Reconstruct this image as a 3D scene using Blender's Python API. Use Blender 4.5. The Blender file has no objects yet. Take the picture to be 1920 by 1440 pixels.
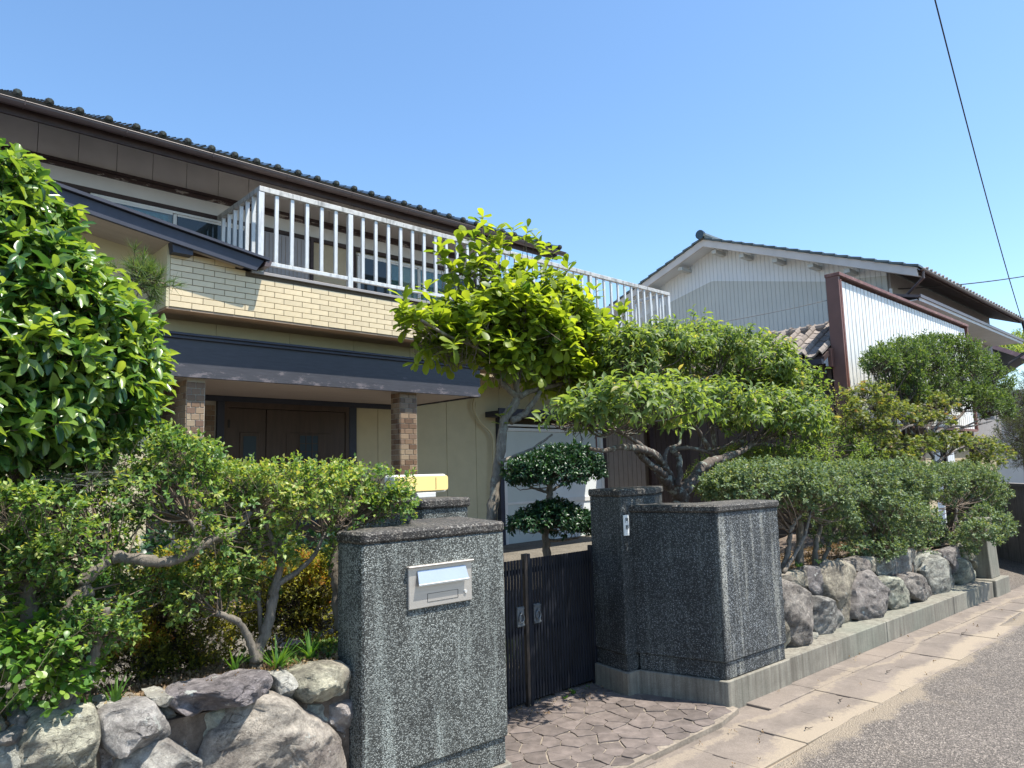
import bpy, bmesh, math, random
import numpy as np
from mathutils import Matrix, Vector
rnd = random.Random(7)
rng = np.random.default_rng(7)
S = bpy.context.scene
COL = S.collection

# ------------------------------------------------------------------ camera, sky, sun, exposure
F = 1340.0; CX, CY = 960.0, 720.0
_h0, _r = 165.0, .0265
_U = np.array([-_r*F*F/_h0, -F*F/_h0, F]); _U /= np.linalg.norm(_U)
_X = np.array([1435., _h0-_r*1435, F]); _X /= np.linalg.norm(_X); _X -= _U*(_X@_U); _X /= np.linalg.norm(_X)
_Y = np.cross(_U, _X)
R = np.stack([_X, _Y, _U])
CAM = np.array([0, 0, 1.6])
cd = bpy.data.cameras.new("camera"); cam = bpy.data.objects.new("camera", cd); COL.objects.link(cam)
cd.sensor_width = 36; cd.lens = F/1920*36; cd.clip_start = .05; cd.clip_end = 2000
M = np.eye(4); M[:3, 0] = R@[1, 0, 0]; M[:3, 1] = R@[0, -1, 0]; M[:3, 2] = R@[0, 0, -1]; M[:3, 3] = CAM
cam.matrix_world = Matrix(M.tolist()); S.camera = cam

SUN = np.array([.20, -.34, .92]); SUN /= np.linalg.norm(SUN)
SKYSTR = .145
w = bpy.data.worlds.new("World"); S.world = w; w.use_nodes = True
nt = w.node_tree; bg = nt.nodes['Background']
sky = nt.nodes.new('ShaderNodeTexSky'); sky.sky_type = 'NISHITA'; sky.sun_disc = False
sky.sun_elevation = math.asin(SUN[2]); sky.sun_rotation = math.atan2(SUN[0], SUN[1])
sky.air_density = 1.0; sky.dust_density = .6; sky.ozone_density = 2.8; sky.altitude = 0
hs = nt.nodes.new('ShaderNodeHueSaturation'); hs.inputs['Saturation'].default_value = 1.10
mu = nt.nodes.new('ShaderNodeMix'); mu.data_type = 'RGBA'; mu.blend_type = 'MULTIPLY'; mu.inputs[0].default_value = 1; mu.inputs[7].default_value = (.97, .99, .96, 1)
nt.links.new(sky.outputs[0], hs.inputs['Color']); nt.links.new(hs.outputs[0], mu.inputs[6]); nt.links.new(mu.outputs[2], bg.inputs[0]); bg.inputs[1].default_value = SKYSTR
ld = bpy.data.lights.new("sun", 'SUN'); ld.energy = 5.0; ld.angle = math.radians(.53); ld.color = (1, .94, .84)
sun = bpy.data.objects.new("sun", ld); COL.objects.link(sun)
sun.rotation_euler = Vector(SUN.tolist()).to_track_quat('Z', 'Y').to_euler()
S.render.engine = 'CYCLES'
S.view_settings.view_transform = 'Standard'; S.view_settings.look = 'None'
S.view_settings.exposure = 0.95; S.view_settings.gamma = 1
S.cycles.max_bounces = 8; S.cycles.transparent_max_bounces = 12; S.cycles.use_denoising = True
S.cycles.sample_clamp_indirect = 6

# ------------------------------------------------------------------ survey helpers: a sight line cut by a plane of the place
def G(px, py, X=None, Y=None, Z=None):
    d = R@np.array([px-CX, py-CY, F])
    t = (X-CAM[0])/d[0] if X is not None else (Y-CAM[1])/d[1] if Y is not None else (Z-CAM[2])/d[2]
    return CAM+d*t
TH = -math.radians(2.4); P0 = np.array([4.435, 2.667]); DW = np.array([math.cos(TH), math.sin(TH)]); NW = np.array([-DW[1], DW[0]])
def GW(px, py, off=0.):
    d = R@np.array([px-CX, py-CY, F]); t = ((P0-CAM[:2])@NW+off)/(d[:2]@NW); return CAM+d*t
def WL(s, off=0., z=0.):     # point on the street wall line: s along, off behind it
    p = P0+DW*s+NW*off; return (p[0], p[1], z)

# ------------------------------------------------------------------ materials
def newmat(name):
    m = bpy.data.materials.new(name); m.use_nodes = True
    return m, m.node_tree, m.node_tree.nodes['Principled BSDF']
def N(nt, t, **kw):
    n = nt.nodes.new('ShaderNode'+t)
    for k, v in kw.items():
        if k in n.inputs: n.inputs[k].default_value = v
        else: setattr(n, k, v)
    return n
def ramp(nt, src, stops):
    r = N(nt, 'ValToRGB'); e = r.color_ramp.elements
    while len(e) < len(stops): e.new(.5)
    for i, (p, c) in enumerate(stops):
        e[i].position = p; e[i].color = (*c, 1) if len(c) == 3 else c
    nt.links.new(src, r.inputs[0]); return r.outputs[0]
def mixc(nt, f, a, b, mode='MIX'):
    m = N(nt, 'Mix', data_type='RGBA', blend_type=mode)
    for s, v in ((0, f), (6, a), (7, b)):
        if isinstance(v, bpy.types.NodeSocket): nt.links.new(v, m.inputs[s])
        elif s == 0: m.inputs[0].default_value = v
        else: m.inputs[s].default_value = (*v, 1)
    return m.outputs[2]
def coords(nt, scale=(1, 1, 1), kind='Object'):
    tc = N(nt, 'TexCoord'); mp = N(nt, 'Mapping'); mp.inputs['Scale'].default_value = scale
    nt.links.new(tc.outputs[kind], mp.inputs[0]); return mp.outputs[0]
def noise(nt, vec, scale, detail=6, rough=.6, dist=0):
    n = N(nt, 'TexNoise', Scale=scale, Detail=detail, Roughness=rough, Distortion=dist); nt.links.new(vec, n.inputs['Vector']); return n.outputs[0]
def bump(nt, b, h, strength=.3, dist=.01):
    n = N(nt, 'Bump', Strength=strength, Distance=dist); nt.links.new(h, n.inputs['Height']); nt.links.new(n.outputs[0], b.inputs['Normal']); return n
def objrand(nt): return N(nt, 'ObjectInfo').outputs['Random']
def plain(name, c, rough=.6, var=.25, scale=6, metal=0, bmp=.1, bdist=.003, stretch=(1, 1, 1), perobj=0., spec=.4, dirt=None):
    m, nt, b = newmat(name); v = coords(nt, stretch)
    n = noise(nt, v, scale); n2 = noise(nt, v, scale*12, 4)
    c = np.array(c)
    col = ramp(nt, n, [(.25, tuple(c*(1-var))), (.75, tuple(np.minimum(c*(1+var), 1)))])
    if perobj: col = mixc(nt, 1., col, ramp(nt, objrand(nt), [(0, (1-perobj,)*3), (1, (1, 1, 1))]), 'MULTIPLY')
    if dirt:
        d = noise(nt, coords(nt, (3, 3, .5)), 4, 8, .7)
        f = ramp(nt, d, [(.5, (0, 0, 0)), (.72, (1, 1, 1))]); col = mixc(nt, f, col, dirt)
    nt.links.new(col, b.inputs['Base Color']); b.inputs['Roughness'].default_value = rough; b.inputs['Metallic'].default_value = metal
    b.inputs['Specular IOR Level'].default_value = spec
    if bmp: bump(nt, b, n2, bmp, bdist)
    return m

def pebble(name, dark, light, frac, streak, streakcol, vsc=150):
    m, nt, b = newmat(name); v = coords(nt)
    vo = N(nt, 'TexVoronoi', Scale=vsc); nt.links.new(v, vo.inputs['Vector'])
    sep = N(nt, 'SeparateColor'); nt.links.new(vo.outputs['Color'], sep.inputs[0])
    col = ramp(nt, sep.outputs[0], [(0, tuple(np.array(dark)*.5)), (1-frac, dark), (min(1-frac+.12, .97), light), (1, tuple(np.array(light)*1.5))])
    edge = ramp(nt, vo.outputs['Distance'], [(.25, (1, 1, 1)), (.75, (.35, .35, .35))]); col = mixc(nt, 1., col, edge, 'MULTIPLY')
    big = noise(nt, v, 2.2, 7, .65); f = ramp(nt, big, [(.35, (.55, .55, .55)), (.7, (1.25, 1.25, 1.25))]); col = mixc(nt, 1., col, f, 'MULTIPLY')
    st = noise(nt, coords(nt, (9, 9, .55)), 1.6, 9, .72); f2 = ramp(nt, st, [(.50, (0, 0, 0)), (.66, (streak,)*3)])
    gr = ramp(nt, sep.outputs[1], [(.35, (0, 0, 0)), (.6, (1, 1, 1))]); f2 = mixc(nt, 1., f2, gr, 'MULTIPLY')
    col = mixc(nt, f2, col, streakcol)
    nt.links.new(col, b.inputs['Base Color']); b.inputs['Roughness'].default_value = .75
    bump(nt, b, vo.outputs['Distance'], .7, .004).invert = True
    return m
M_peb_l = pebble('washed pebble render', (.095, .105, .095), (.28, .30, .28), .40, .7, (.36, .40, .37), 200)
M_peb_r = pebble('dark weathered pebble render', (.052, .06, .06), (.19, .205, .205), .26, .4, (.27, .3, .27), 190)
M_peb_s = pebble('streaked pebble render', (.045, .052, .055), (.27, .29, .3), .32, .75, (.48, .48, .42), 185)
M_cap = pebble('pebble coping', (.06, .055, .05), (.2, .19, .17), .3, .5, (.24, .2, .16))

def sandmask(nt, col, y0, wd, amt=1.):
    """washed out sand lying along the edge of the asphalt, in ground coordinates"""
    tc = N(nt, 'TexCoord'); sp = N(nt, 'SeparateXYZ'); nt.links.new(tc.outputs['Object'], sp.inputs[0])
    a = N(nt, 'Math', operation='MULTIPLY_ADD'); a.inputs[1].default_value = .030; nt.links.new(sp.outputs[0], a.inputs[0]); nt.links.new(sp.outputs[1], a.inputs[2])
    b = noise(nt, tc.outputs['Object'], 1.3, 3); b2 = N(nt, 'Math', operation='MULTIPLY_ADD'); b2.inputs[1].default_value = .42; nt.links.new(b, b2.inputs[0]); nt.links.new(a.outputs[0], b2.inputs[2])
    c = noise(nt, tc.outputs['Object'], 22, 8, .75); c2 = N(nt, 'Math', operation='MULTIPLY_ADD'); c2.inputs[1].default_value = .22; nt.links.new(c, c2.inputs[0]); nt.links.new(b2.outputs[0], c2.inputs[2])
    d = N(nt, 'Math', operation='SUBTRACT'); d.inputs[1].default_value = y0+.03*4.4+.21+.11; nt.links.new(c2.outputs[0], d.inputs[0])
    e = N(nt, 'Math', operation='ABSOLUTE'); nt.links.new(d.outputs[0], e.inputs[0])
    m = N(nt, 'MapRange', interpolation_type='SMOOTHSTEP'); m.inputs[1].default_value = wd; m.inputs[2].default_value = wd*.3; m.inputs[3].default_value = 0; m.inputs[4].default_value = amt; nt.links.new(e.outputs[0], m.inputs[0])
    g = noise(nt, tc.outputs['Object'], 160, 4, .7); sc = ramp(nt, g, [(.3, (.20, .165, .125)), (.7, (.32, .265, .195))])
    return mixc(nt, m.outputs[0], col, sc)
def concrete(name, c, stain=(.06, .065, .055), green=(.2, .26, .21), amt=.8, sand=False):
    m, nt, b = newmat(name); v = coords(nt)
    n = noise(nt, v, 3, 9, .7); col = ramp(nt, n, [(.3, tuple(np.array(c)*.65)), (.7, tuple(np.array(c)*1.25))])
    n2 = noise(nt, coords(nt, (13, 13, .7)), 2, 9, .7); col = mixc(nt, ramp(nt, n2, [(.42, (0, 0, 0)), (.7, (amt,)*3)]), col, stain)
    n3 = noise(nt, v, 1.3, 6); col = mixc(nt, ramp(nt, n3, [(.45, (0, 0, 0)), (.7, (.6,)*3)]), col, green)
    n4 = noise(nt, v, 160, 3); col = mixc(nt, 1., col, ramp(nt, n4, [(.3, (.75,)*3), (.7, (1.15,)*3)]), 'MULTIPLY')
    if sand: col = sandmask(nt, col, 2.05, .13); col = sandmask(nt, col, 2.42, .05, .6)
    nt.links.new(col, b.inputs['Base Color']); b.inputs['Roughness'].default_value = .9
    bump(nt, b, mixc(nt, .5, n, n4), .5, .006); return m
M_conc = concrete('stained concrete', (.235, .22, .18), (.075, .062, .048), (.16, .18, .145), .8)
M_conc2 = concrete('grey concrete block', (.2, .19, .185), green=(.16, .15, .15))

def rockmat(nm, br):
    m, nt, b = newmat(nm); v = coords(nt, (1, 1, 1)); r = objrand(nt)
    # shift the texture per stone
    tc = N(nt, 'TexCoord'); ad = N(nt, 'VectorMath', operation='MULTIPLY_ADD'); cr = N(nt, 'CombineXYZ')
    for i in range(3): nt.links.new(r, cr.inputs[i])
    nt.links.new(cr.outputs[0], ad.inputs[0]); ad.inputs[1].default_value = (37, 19, 53); nt.links.new(tc.outputs['Object'], ad.inputs[2])
    rot = N(nt, 'Mapping'); rot.inputs['Rotation'].default_value = (.5, .9, .3); rot.inputs['Scale'].default_value = (1, 1, 2.2); nt.links.new(ad.outputs[0], rot.inputs[0]); v = rot.outputs[0]; w0 = ad.outputs[0]
    n = noise(nt, v, 4.5, 12, .72, .5)
    base = ramp(nt, r, [(0, (.30, .32, .255)), (.25, (.33, .29, .22)), (.45, (.21, .195, .19)), (.65, (.36, .37, .31)), (.82, (.17, .15, .155)), (1, (.30, .29, .21))])
    base = mixc(nt, 1., base, (br, br, br), 'MULTIPLY')
    col = mixc(nt, ramp(nt, n, [(.38, (0, 0, 0)), (.6, (1, 1, 1))]), mixc(nt, 1., base, (.34, .33, .34), 'MULTIPLY'), base)
    n2 = noise(nt, w0, 34, 12, .8, .3); col = mixc(nt, 1., col, ramp(nt, n2, [(.35, (.5,)*3), (.5, (.95,)*3), (.68, (1.5,)*3)]), 'MULTIPLY')
    pu = noise(nt, w0, 2.3, 5); col = mixc(nt, ramp(nt, pu, [(.5, (0, 0, 0)), (.68, (.45,)*3)]), col, (.17*br, .14*br, .125*br))
    st = noise(nt, v, 9, 4, .5, 2.5); ab = N(nt, 'Math', operation='SUBTRACT'); ab.inputs[1].default_value = .5; nt.links.new(st, ab.inputs[0]); a2 = N(nt, 'Math', operation='ABSOLUTE'); nt.links.new(ab.outputs[0], a2.inputs[0])
    ck = ramp(nt, a2.outputs[0], [(0, (0, 0, 0)), (.012, (1, 1, 1))]); gate_ = noise(nt, w0, 5, 3); ck = mixc(nt, ramp(nt, gate_, [(.5, (1, 1, 1)), (.58, (0, 0, 0))]), ck, (1, 1, 1)); col = mixc(nt, 1., col, mixc(nt, .65, (1, 1, 1), ck), 'MULTIPLY')
    li = noise(nt, w0, 13, 8, .75); col = mixc(nt, ramp(nt, li, [(.62, (0, 0, 0)), (.66, (.85,)*3)]), col, (.52, .54, .5))
    nt.links.new(col, b.inputs['Base Color']); b.inputs['Roughness'].default_value = .9
    h = mixc(nt, .5, n, n2); h = mixc(nt, .3, h, ck); bump(nt, b, h, 1., .07)
    return m
M_rockp = rockmat('pale green grey garden rock', 1.85); M_rockd = rockmat('dark weathered garden rock', 1.15)

def asphalt():
    m, nt, b = newmat('asphalt'); v = coords(nt)
    vo = N(nt, 'TexVoronoi', Scale=125); nt.links.new(v, vo.inputs['Vector'])
    sep = N(nt, 'SeparateColor'); nt.links.new(vo.outputs['Color'], sep.inputs[0])
    c1 = ramp(nt, sep.outputs[0], [(0, (.07, .06, .052)), (.75, (.165, .142, .122)), (1, (.34, .295, .25))])
    n = noise(nt, v, 1.1, 7); col = mixc(nt, 1., c1, ramp(nt, n, [(.3, (.8,)*3), (.7, (1.15,)*3)]), 'MULTIPLY')
    sd = noise(nt, v, 2.6, 9, .75); col = mixc(nt, ramp(nt, sd, [(.57, (0, 0, 0)), (.8, (.45,)*3)]), col, (.33, .27, .2)); col = sandmask(nt, col, 2.0, .11)
    nt.links.new(col, b.inputs['Base Color']); b.inputs['Roughness'].default_value = .9
    bump(nt, b, vo.outputs['Distance'], .9, .012); return m
M_asph = asphalt()
def groundmat(name, c1, c2, c3, sc=14, bs=.6, bd=.02):
    m, nt, b = newmat(name); v = coords(nt)
    n = noise(nt, v, sc, 9, .75); n2 = noise(nt, v, sc*.12, 5)
    col = ramp(nt, n, [(.3, c1), (.55, c2), (.75, c3)]); col = mixc(nt, 1., col, ramp(nt, n2, [(.3, (.7,)*3), (.7, (1.2,)*3)]), 'MULTIPLY')
    nt.links.new(col, b.inputs['Base Color']); b.inputs['Roughness'].default_value = .95; bump(nt, b, n, bs, bd); return m
M_soil = groundmat('garden soil', (.07, .05, .035), (.17, .13, .1), (.34, .28, .22), 22)
M_sand = groundmat('washed out sand', (.28, .21, .13), (.4, .31, .2), (.5, .41, .28), 60, .5, .008)
M_yard = groundmat('yard earth', (.07, .062, .05), (.14, .125, .10), (.24, .21, .17), 30)
M_slab = concrete('gutter cover concrete', (.185, .155, .13), (.11, .09, .075), (.22, .18, .145), .5, True)
M_flag = plain('purple brown flagstone', (.16, .132, .118), .7, .4, 14, bmp=.6, bdist=.006, perobj=.35)
M_grout = groundmat('paving mortar', (.14, .12, .095), (.23, .195, .155), (.33, .28, .22), 40, .4, .006)

M_tile = plain('cream glazed tile', (.66, .54, .34), .22, .08, 9, bmp=.15, perobj=.12, spec=.6)
M_joint = plain('dark tile joint', (.10, .075, .05), .9)
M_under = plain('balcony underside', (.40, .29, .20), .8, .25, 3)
M_beige = plain('beige wall board', (.52, .47, .31), .75, .07, 4, bmp=.35, bdist=.004)
M_plaster = plain('sand plaster', (.46, .39, .27), .9, .1, 8, bmp=.6)
M_white = plain('white plaster band', (.60, .60, .60), .85, .08, 3, bmp=.2)
M_brown = plain('brown painted timber', (.045, .028, .026), .6, .4, 20, stretch=(.4, 1, 1), bmp=.3)
def peel():
    m, nt, b = newmat('peeling brown paint'); v = coords(nt, (1, 1, 3))
    n = noise(nt, v, 5, 10, .7); f = ramp(nt, n, [(.54, (0, 0, 0)), (.58, (1, 1, 1))])
    col = mixc(nt, f, (.05, .03, .028), (.34, .3, .27)); nt.links.new(col, b.inputs['Base Color']); bump(nt, b, f, .3, .004); return m
M_peel = peel()
def navy():
    m, nt, b = newmat('dark blue grey painted fascia'); v = coords(nt, (.35, 1, 3))
    n = noise(nt, v, 14, 10, .75); n2 = noise(nt, coords(nt, (.8, 1, 2.2)), 6, 10, .75)
    col = ramp(nt, n, [(.3, (.032, .033, .042)), (.7, (.06, .062, .075))])
    sp = N(nt, 'SeparateXYZ'); tc = N(nt, 'TexCoord'); nt.links.new(tc.outputs['Object'], sp.inputs[0])
    low = N(nt, 'MapRange'); low.inputs[1].default_value = 2.72; low.inputs[2].default_value = 3.02; low.inputs[3].default_value = .09; low.inputs[4].default_value = -.08
    nt.links.new(sp.outputs[2], low.inputs[0]); ad = N(nt, 'Math', operation='ADD'); nt.links.new(n2, ad.inputs[0]); nt.links.new(low.outputs[0], ad.inputs[1])
    f = ramp(nt, ad.outputs[0], [(.6, (0, 0, 0)), (.66, (.8, .8, .8))]); col = mixc(nt, f, col, (.17, .15, .16))
    nt.links.new(col, b.inputs['Base Color']); b.inputs['Roughness'].default_value = .55; bump(nt, b, n2, .3, .004); return m
M_navy = navy()
M_navyp = plain('dark blue grey paint', (.035, .04, .06), .5, .2)
M_metalbr = plain('brown gutter metal', (.085, .06, .058), .4, .2, spec=.5)
M_soffit = plain('grey brown soffit board', (.55, .52, .50), .85, .12, 2)
M_soffitw = plain('pale soffit board', (.42, .37, .33), .8, .1, 2, stretch=(1, 8, 1))
M_alum = plain('weathered aluminium', (.62, .62, .60), .42, .12, 14, metal=.35, stretch=(1, 1, .4), dirt=(.3, .3, .3))
M_alumt = plain('dirty aluminium top rail', (.5, .49, .46), .5, .25, 18, metal=.3, dirt=(.12, .12, .11))
M_winfr = plain('white window frame', (.7, .7, .67), .4, .06)
def glass(name, c, rough=.04):
    m, nt, b = newmat(name); b.inputs['Base Color'].default_value = (*c, 1); b.inputs['Roughness'].default_value = rough
    b.inputs['Specular IOR Level'].default_value = .5; return m
M_glass = glass('window glass', (.02, .03, .035)); M_frost = glass('blue frosted glass', (.02, .04, .06), .45)
M_curtain = plain('grey green curtain', (.22, .28, .28), .9, .1, 3)
M_shutter = plain('grey shutter metal', (.30, .28, .27), .5, .08, metal=.2)
M_door = plain('dark brown front door', (.066, .046, .037), .45, .25, 6, stretch=(3, 3, .4), bmp=.1)
M_rooft = plain('green black glazed roof tile', (.022, .032, .034), .18, .3, 8, spec=.9, perobj=.5)
M_roofg = plain('weathered grey roof tile', (.25, .215, .19), .8, .35, 14, bmp=.4, perobj=.35, dirt=(.1, .09, .08))
M_roofb = plain('blue grey roof tile', (.10, .13, .14), .4, .2, 8, perobj=.3)
def brickmat():
    m, nt, b = newmat('brown glazed wall tile'); r = objrand(nt); v = coords(nt)
    col = ramp(nt, r, [(0, (.13, .08, .05)), (.3, (.19, .12, .075)), (.5, (.25, .175, .115)), (.7, (.30, .22, .145)), (.85, (.16, .1, .07)), (1, (.33, .26, .175))])
    for e in nt.nodes: pass
    n = noise(nt, v, 30, 5); col = mixc(nt, 1., col, ramp(nt, n, [(.3, (.85,)*3), (.7, (1.1,)*3)]), 'MULTIPLY')
    nt.links.new(col, b.inputs['Base Color']); b.inputs['Roughness'].default_value = .4; bump(nt, b, n, .1, .003); return m
M_brick = brickmat()
M_mortar = plain('pale mortar', (.42, .39, .33), .9)
M_board = plain('pale grey green board', (.55, .6, .57), .35, .04, 3)
M_boardw = plain('white board', (.72, .76, .76), .35, .04, 3)
M_sidebr = plain('grey brown ribbed siding', (.26, .22, .18), .6, .1)
M_sidegr = plain('grey brown street siding', (.27, .25, .24), .7, .1)
M_darkbr = plain('dark brown siding', (.07, .05, .042), .7, .2)
M_sidew = plain('pale blue white ribbed siding', (.62, .65, .69), .5, .05, 2)
M_sidebe = plain('beige grey ribbed siding', (.47, .48, .46), .5, .06, 2)
M_panel = plain('white corrugated steel', (.76, .77, .76), .6, .07, 1.5, metal=0, stretch=(1, 1, .5), spec=.25, dirt=(.5, .5, .48))
def rustedge():
    m, nt, b = newmat('red brown flashing with rust'); n = noise(nt, coords(nt, (1, 1, 1)), 7, 9, .75)
    col = ramp(nt, n, [(.35, (.13, .05, .04)), (.55, (.19, .085, .07)), (.64, (.25, .13, .1)), (.72, (.5, .34, .28))])
    nt.links.new(col, b.inputs['Base Color']); b.inputs['Roughness'].default_value = .55; return m
M_rust = rustedge()
M_redbr = plain('red brown painted steel', (.17, .085, .07), .5, .12, 5)
M_gate = plain('black gate aluminium', (.012, .014, .02), .55, .4, 20, stretch=(1, 1, .2), spec=.2)
M_gatebr = plain('worn bronze gate edge', (.035, .028, .024), .5, .4, 10)
M_pull = plain('cast iron pull', (.13, .15, .17), .35, .3, 30, metal=.5)
M_steel = plain('brushed stainless steel', (.5, .47, .43), .38, .07, 6, metal=.55, stretch=(1, 1, 20), bmp=.03)
M_flap = plain('pale blue steel flap', (.42, .47, .53), .3, .06, 6, metal=.4)
M_yellow = plain('yellow lamp cover', (.85, .64, .25), .3, .05, 3)
M_lampw = plain('grey white lamp housing', (.62, .62, .6), .4, .1, 10)
M_black = plain('black rubber', (.015, .015, .017), .5)
M_ink = plain('black ink', (.02, .02, .02), .7, bmp=0)
M_plate = plain('white nameplate', (.8, .82, .8), .35, .02, bmp=0)
M_paper = plain('faded sticker paper', (.35, .25, .2), .7, .1); M_redp = plain('red print', (.5, .03, .03), .6)

def bark(name, c, lich=.0):
    m, nt, b = newmat(name); v = coords(nt, (1, 1, .35)); n = noise(nt, v, 40, 9, .7); c = np.array(c)
    col = ramp(nt, n, [(.3, tuple(c*.45)), (.65, tuple(c*1.3))])
    if lich: col = mixc(nt, ramp(nt, noise(nt, coords(nt), 14, 5), [(.55, (0, 0, 0)), (.62, (lich,)*3)]), col, (.36, .4, .36))
    nt.links.new(col, b.inputs['Base Color']); b.inputs['Roughness'].default_value = .9; bump(nt, b, n, .9, .012); return m
M_bark = bark('grey brown bark', (.16, .14, .115)); M_barkd = bark('dark plum bark', (.10, .08, .068), .6); M_barks = bark('smooth grey bark', (.19, .165, .135), .3)
M_twig = plain('twig', (.13, .1, .075), .9); M_twigd = plain('dark twig', (.05, .04, .033), .9); M_twigl = plain('dry pale twig', (.3, .25, .2), .9)
def leafmat(name, stops, trans=.45, rough=.35, spec=.5, tcol=(1.2, 1.1, .4), tboost=1.6):
    m, nt, b = newmat(name); at = N(nt, 'Attribute', attribute_name='tint')
    col = ramp(nt, at.outputs['Fac'], stops)
    nt.links.new(col, b.inputs['Base Color']); b.inputs['Roughness'].default_value = rough; b.inputs['Specular IOR Level'].default_value = spec
    tr = N(nt, 'BsdfTranslucent'); tc = mixc(nt, 1., col, tuple(np.array(tcol)*tboost), 'MULTIPLY'); nt.links.new(tc, tr.inputs[0])
    mx = N(nt, 'MixShader'); mx.inputs[0].default_value = trans
    nt.links.new(b.outputs[0], mx.inputs[1]); nt.links.new(tr.outputs[0], mx.inputs[2])
    nt.links.new(mx.outputs[0], nt.nodes['Material Output'].inputs[0]); return m
ML_osm = leafmat('osmanthus leaf', [(0, (.022, .07, .028)), (.4, (.045, .12, .035)), (.62, (.14, .24, .05)), (1, (.27, .36, .08))], .38, .3, .6)
ML_mag = leafmat('magnolia leaf', [(0, (.05, .11, .025)), (.5, (.14, .21, .03)), (1, (.27, .34, .04))], .55, .42, .35)
ML_plum = leafmat('plum leaf', [(0, (.06, .11, .045)), (.5, (.125, .195, .06)), (.85, (.24, .31, .10)), (1, (.34, .28, .13))], .5, .5, .4)
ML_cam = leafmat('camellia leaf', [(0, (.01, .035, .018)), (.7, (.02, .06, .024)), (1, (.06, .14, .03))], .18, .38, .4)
ML_box = leafmat('holly leaf', [(0, (.03, .085, .03)), (.5, (.10, .19, .05)), (.8, (.24, .33, .08)), (1, (.38, .38, .13))], .38, .42, .35)
ML_boxr = leafmat('privet leaf', [(0, (.045, .085, .05)), (.5, (.115, .175, .09)), (.85, (.22, .28, .14)), (1, (.3, .3, .17))], .28, .5, .28)
ML_aza = leafmat('azalea leaf', [(0, (.05, .06, .02)), (.5, (.15, .16, .03)), (.85, (.36, .35, .05)), (1, (.35, .14, .04))], .45, .5, .3)
ML_map = leafmat('maple leaf', [(0, (.06, .11, .04)), (.5, (.14, .19, .06)), (.88, (.26, .27, .09)), (1, (.26, .13, .07))], .45, .45, .4)
ML_ever = leafmat('evergreen leaf', [(0, (.035, .075, .03)), (.6, (.085, .145, .05)), (1, (.16, .22, .08))], .35, .45, .35)
ML_ivy = leafmat('vine leaf', [(0, (.03, .10, .025)), (.6, (.09, .2, .03)), (1, (.2, .3, .05))], .4, .4, .5)
ML_jun = leafmat('juniper spray', [(0, (.06, .09, .05)), (1, (.14, .17, .08))], .2, .6, .3)
ML_dry = leafmat('dry leaf', [(0, (.10, .06, .035)), (.5, (.22, .15, .09)), (1, (.38, .3, .18))], .2, .8, .2)

# ------------------------------------------------------------------ mesh helpers
def tag(o, label=None, cat=None, group=None, kind=None):
    if label: o['label'] = label
    if cat: o['category'] = cat
    if group: o['group'] = group
    if kind: o['kind'] = kind
    return o
def empty(name, loc, label, cat, group=None):
    o = bpy.data.objects.new(name, None); COL.objects.link(o); o.location = loc; o.empty_display_size = .1
    return tag(o, label, cat, group)
def origin(o):
    v = Vector((0, 0, 0))
    while o is not None:
        if o.get('_w') is not None or o.type == 'EMPTY': v += o.location
        o = o.parent
    return v
def link(name, me, parent=None, loc=None, mat3=None):
    o = bpy.data.objects.new(name, me); COL.objects.link(o)
    if loc is not None: o.location = loc
    if parent is not None:
        o.parent = parent
        r = parent
        while r.parent is not None: r = r.parent
        if parent is r: o.matrix_parent_inverse = Matrix.Translation(-r.location)
        # a part's own matrix is the identity in world space, so sub-parts need no inverse
    return o
def mesh(verts, faces, mats, smooth=False, mi=None):
    me = bpy.data.meshes.new('m'); me.from_pydata([tuple(v) for v in verts], [], faces)
    for m in (mats if isinstance(mats, (list, tuple)) else [mats]): me.materials.append(m)
    if mi is not None: me.polygons.foreach_set('material_index', mi)
    if smooth: me.polygons.foreach_set('use_smooth', [True]*len(me.polygons))
    me.update(); return me
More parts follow.
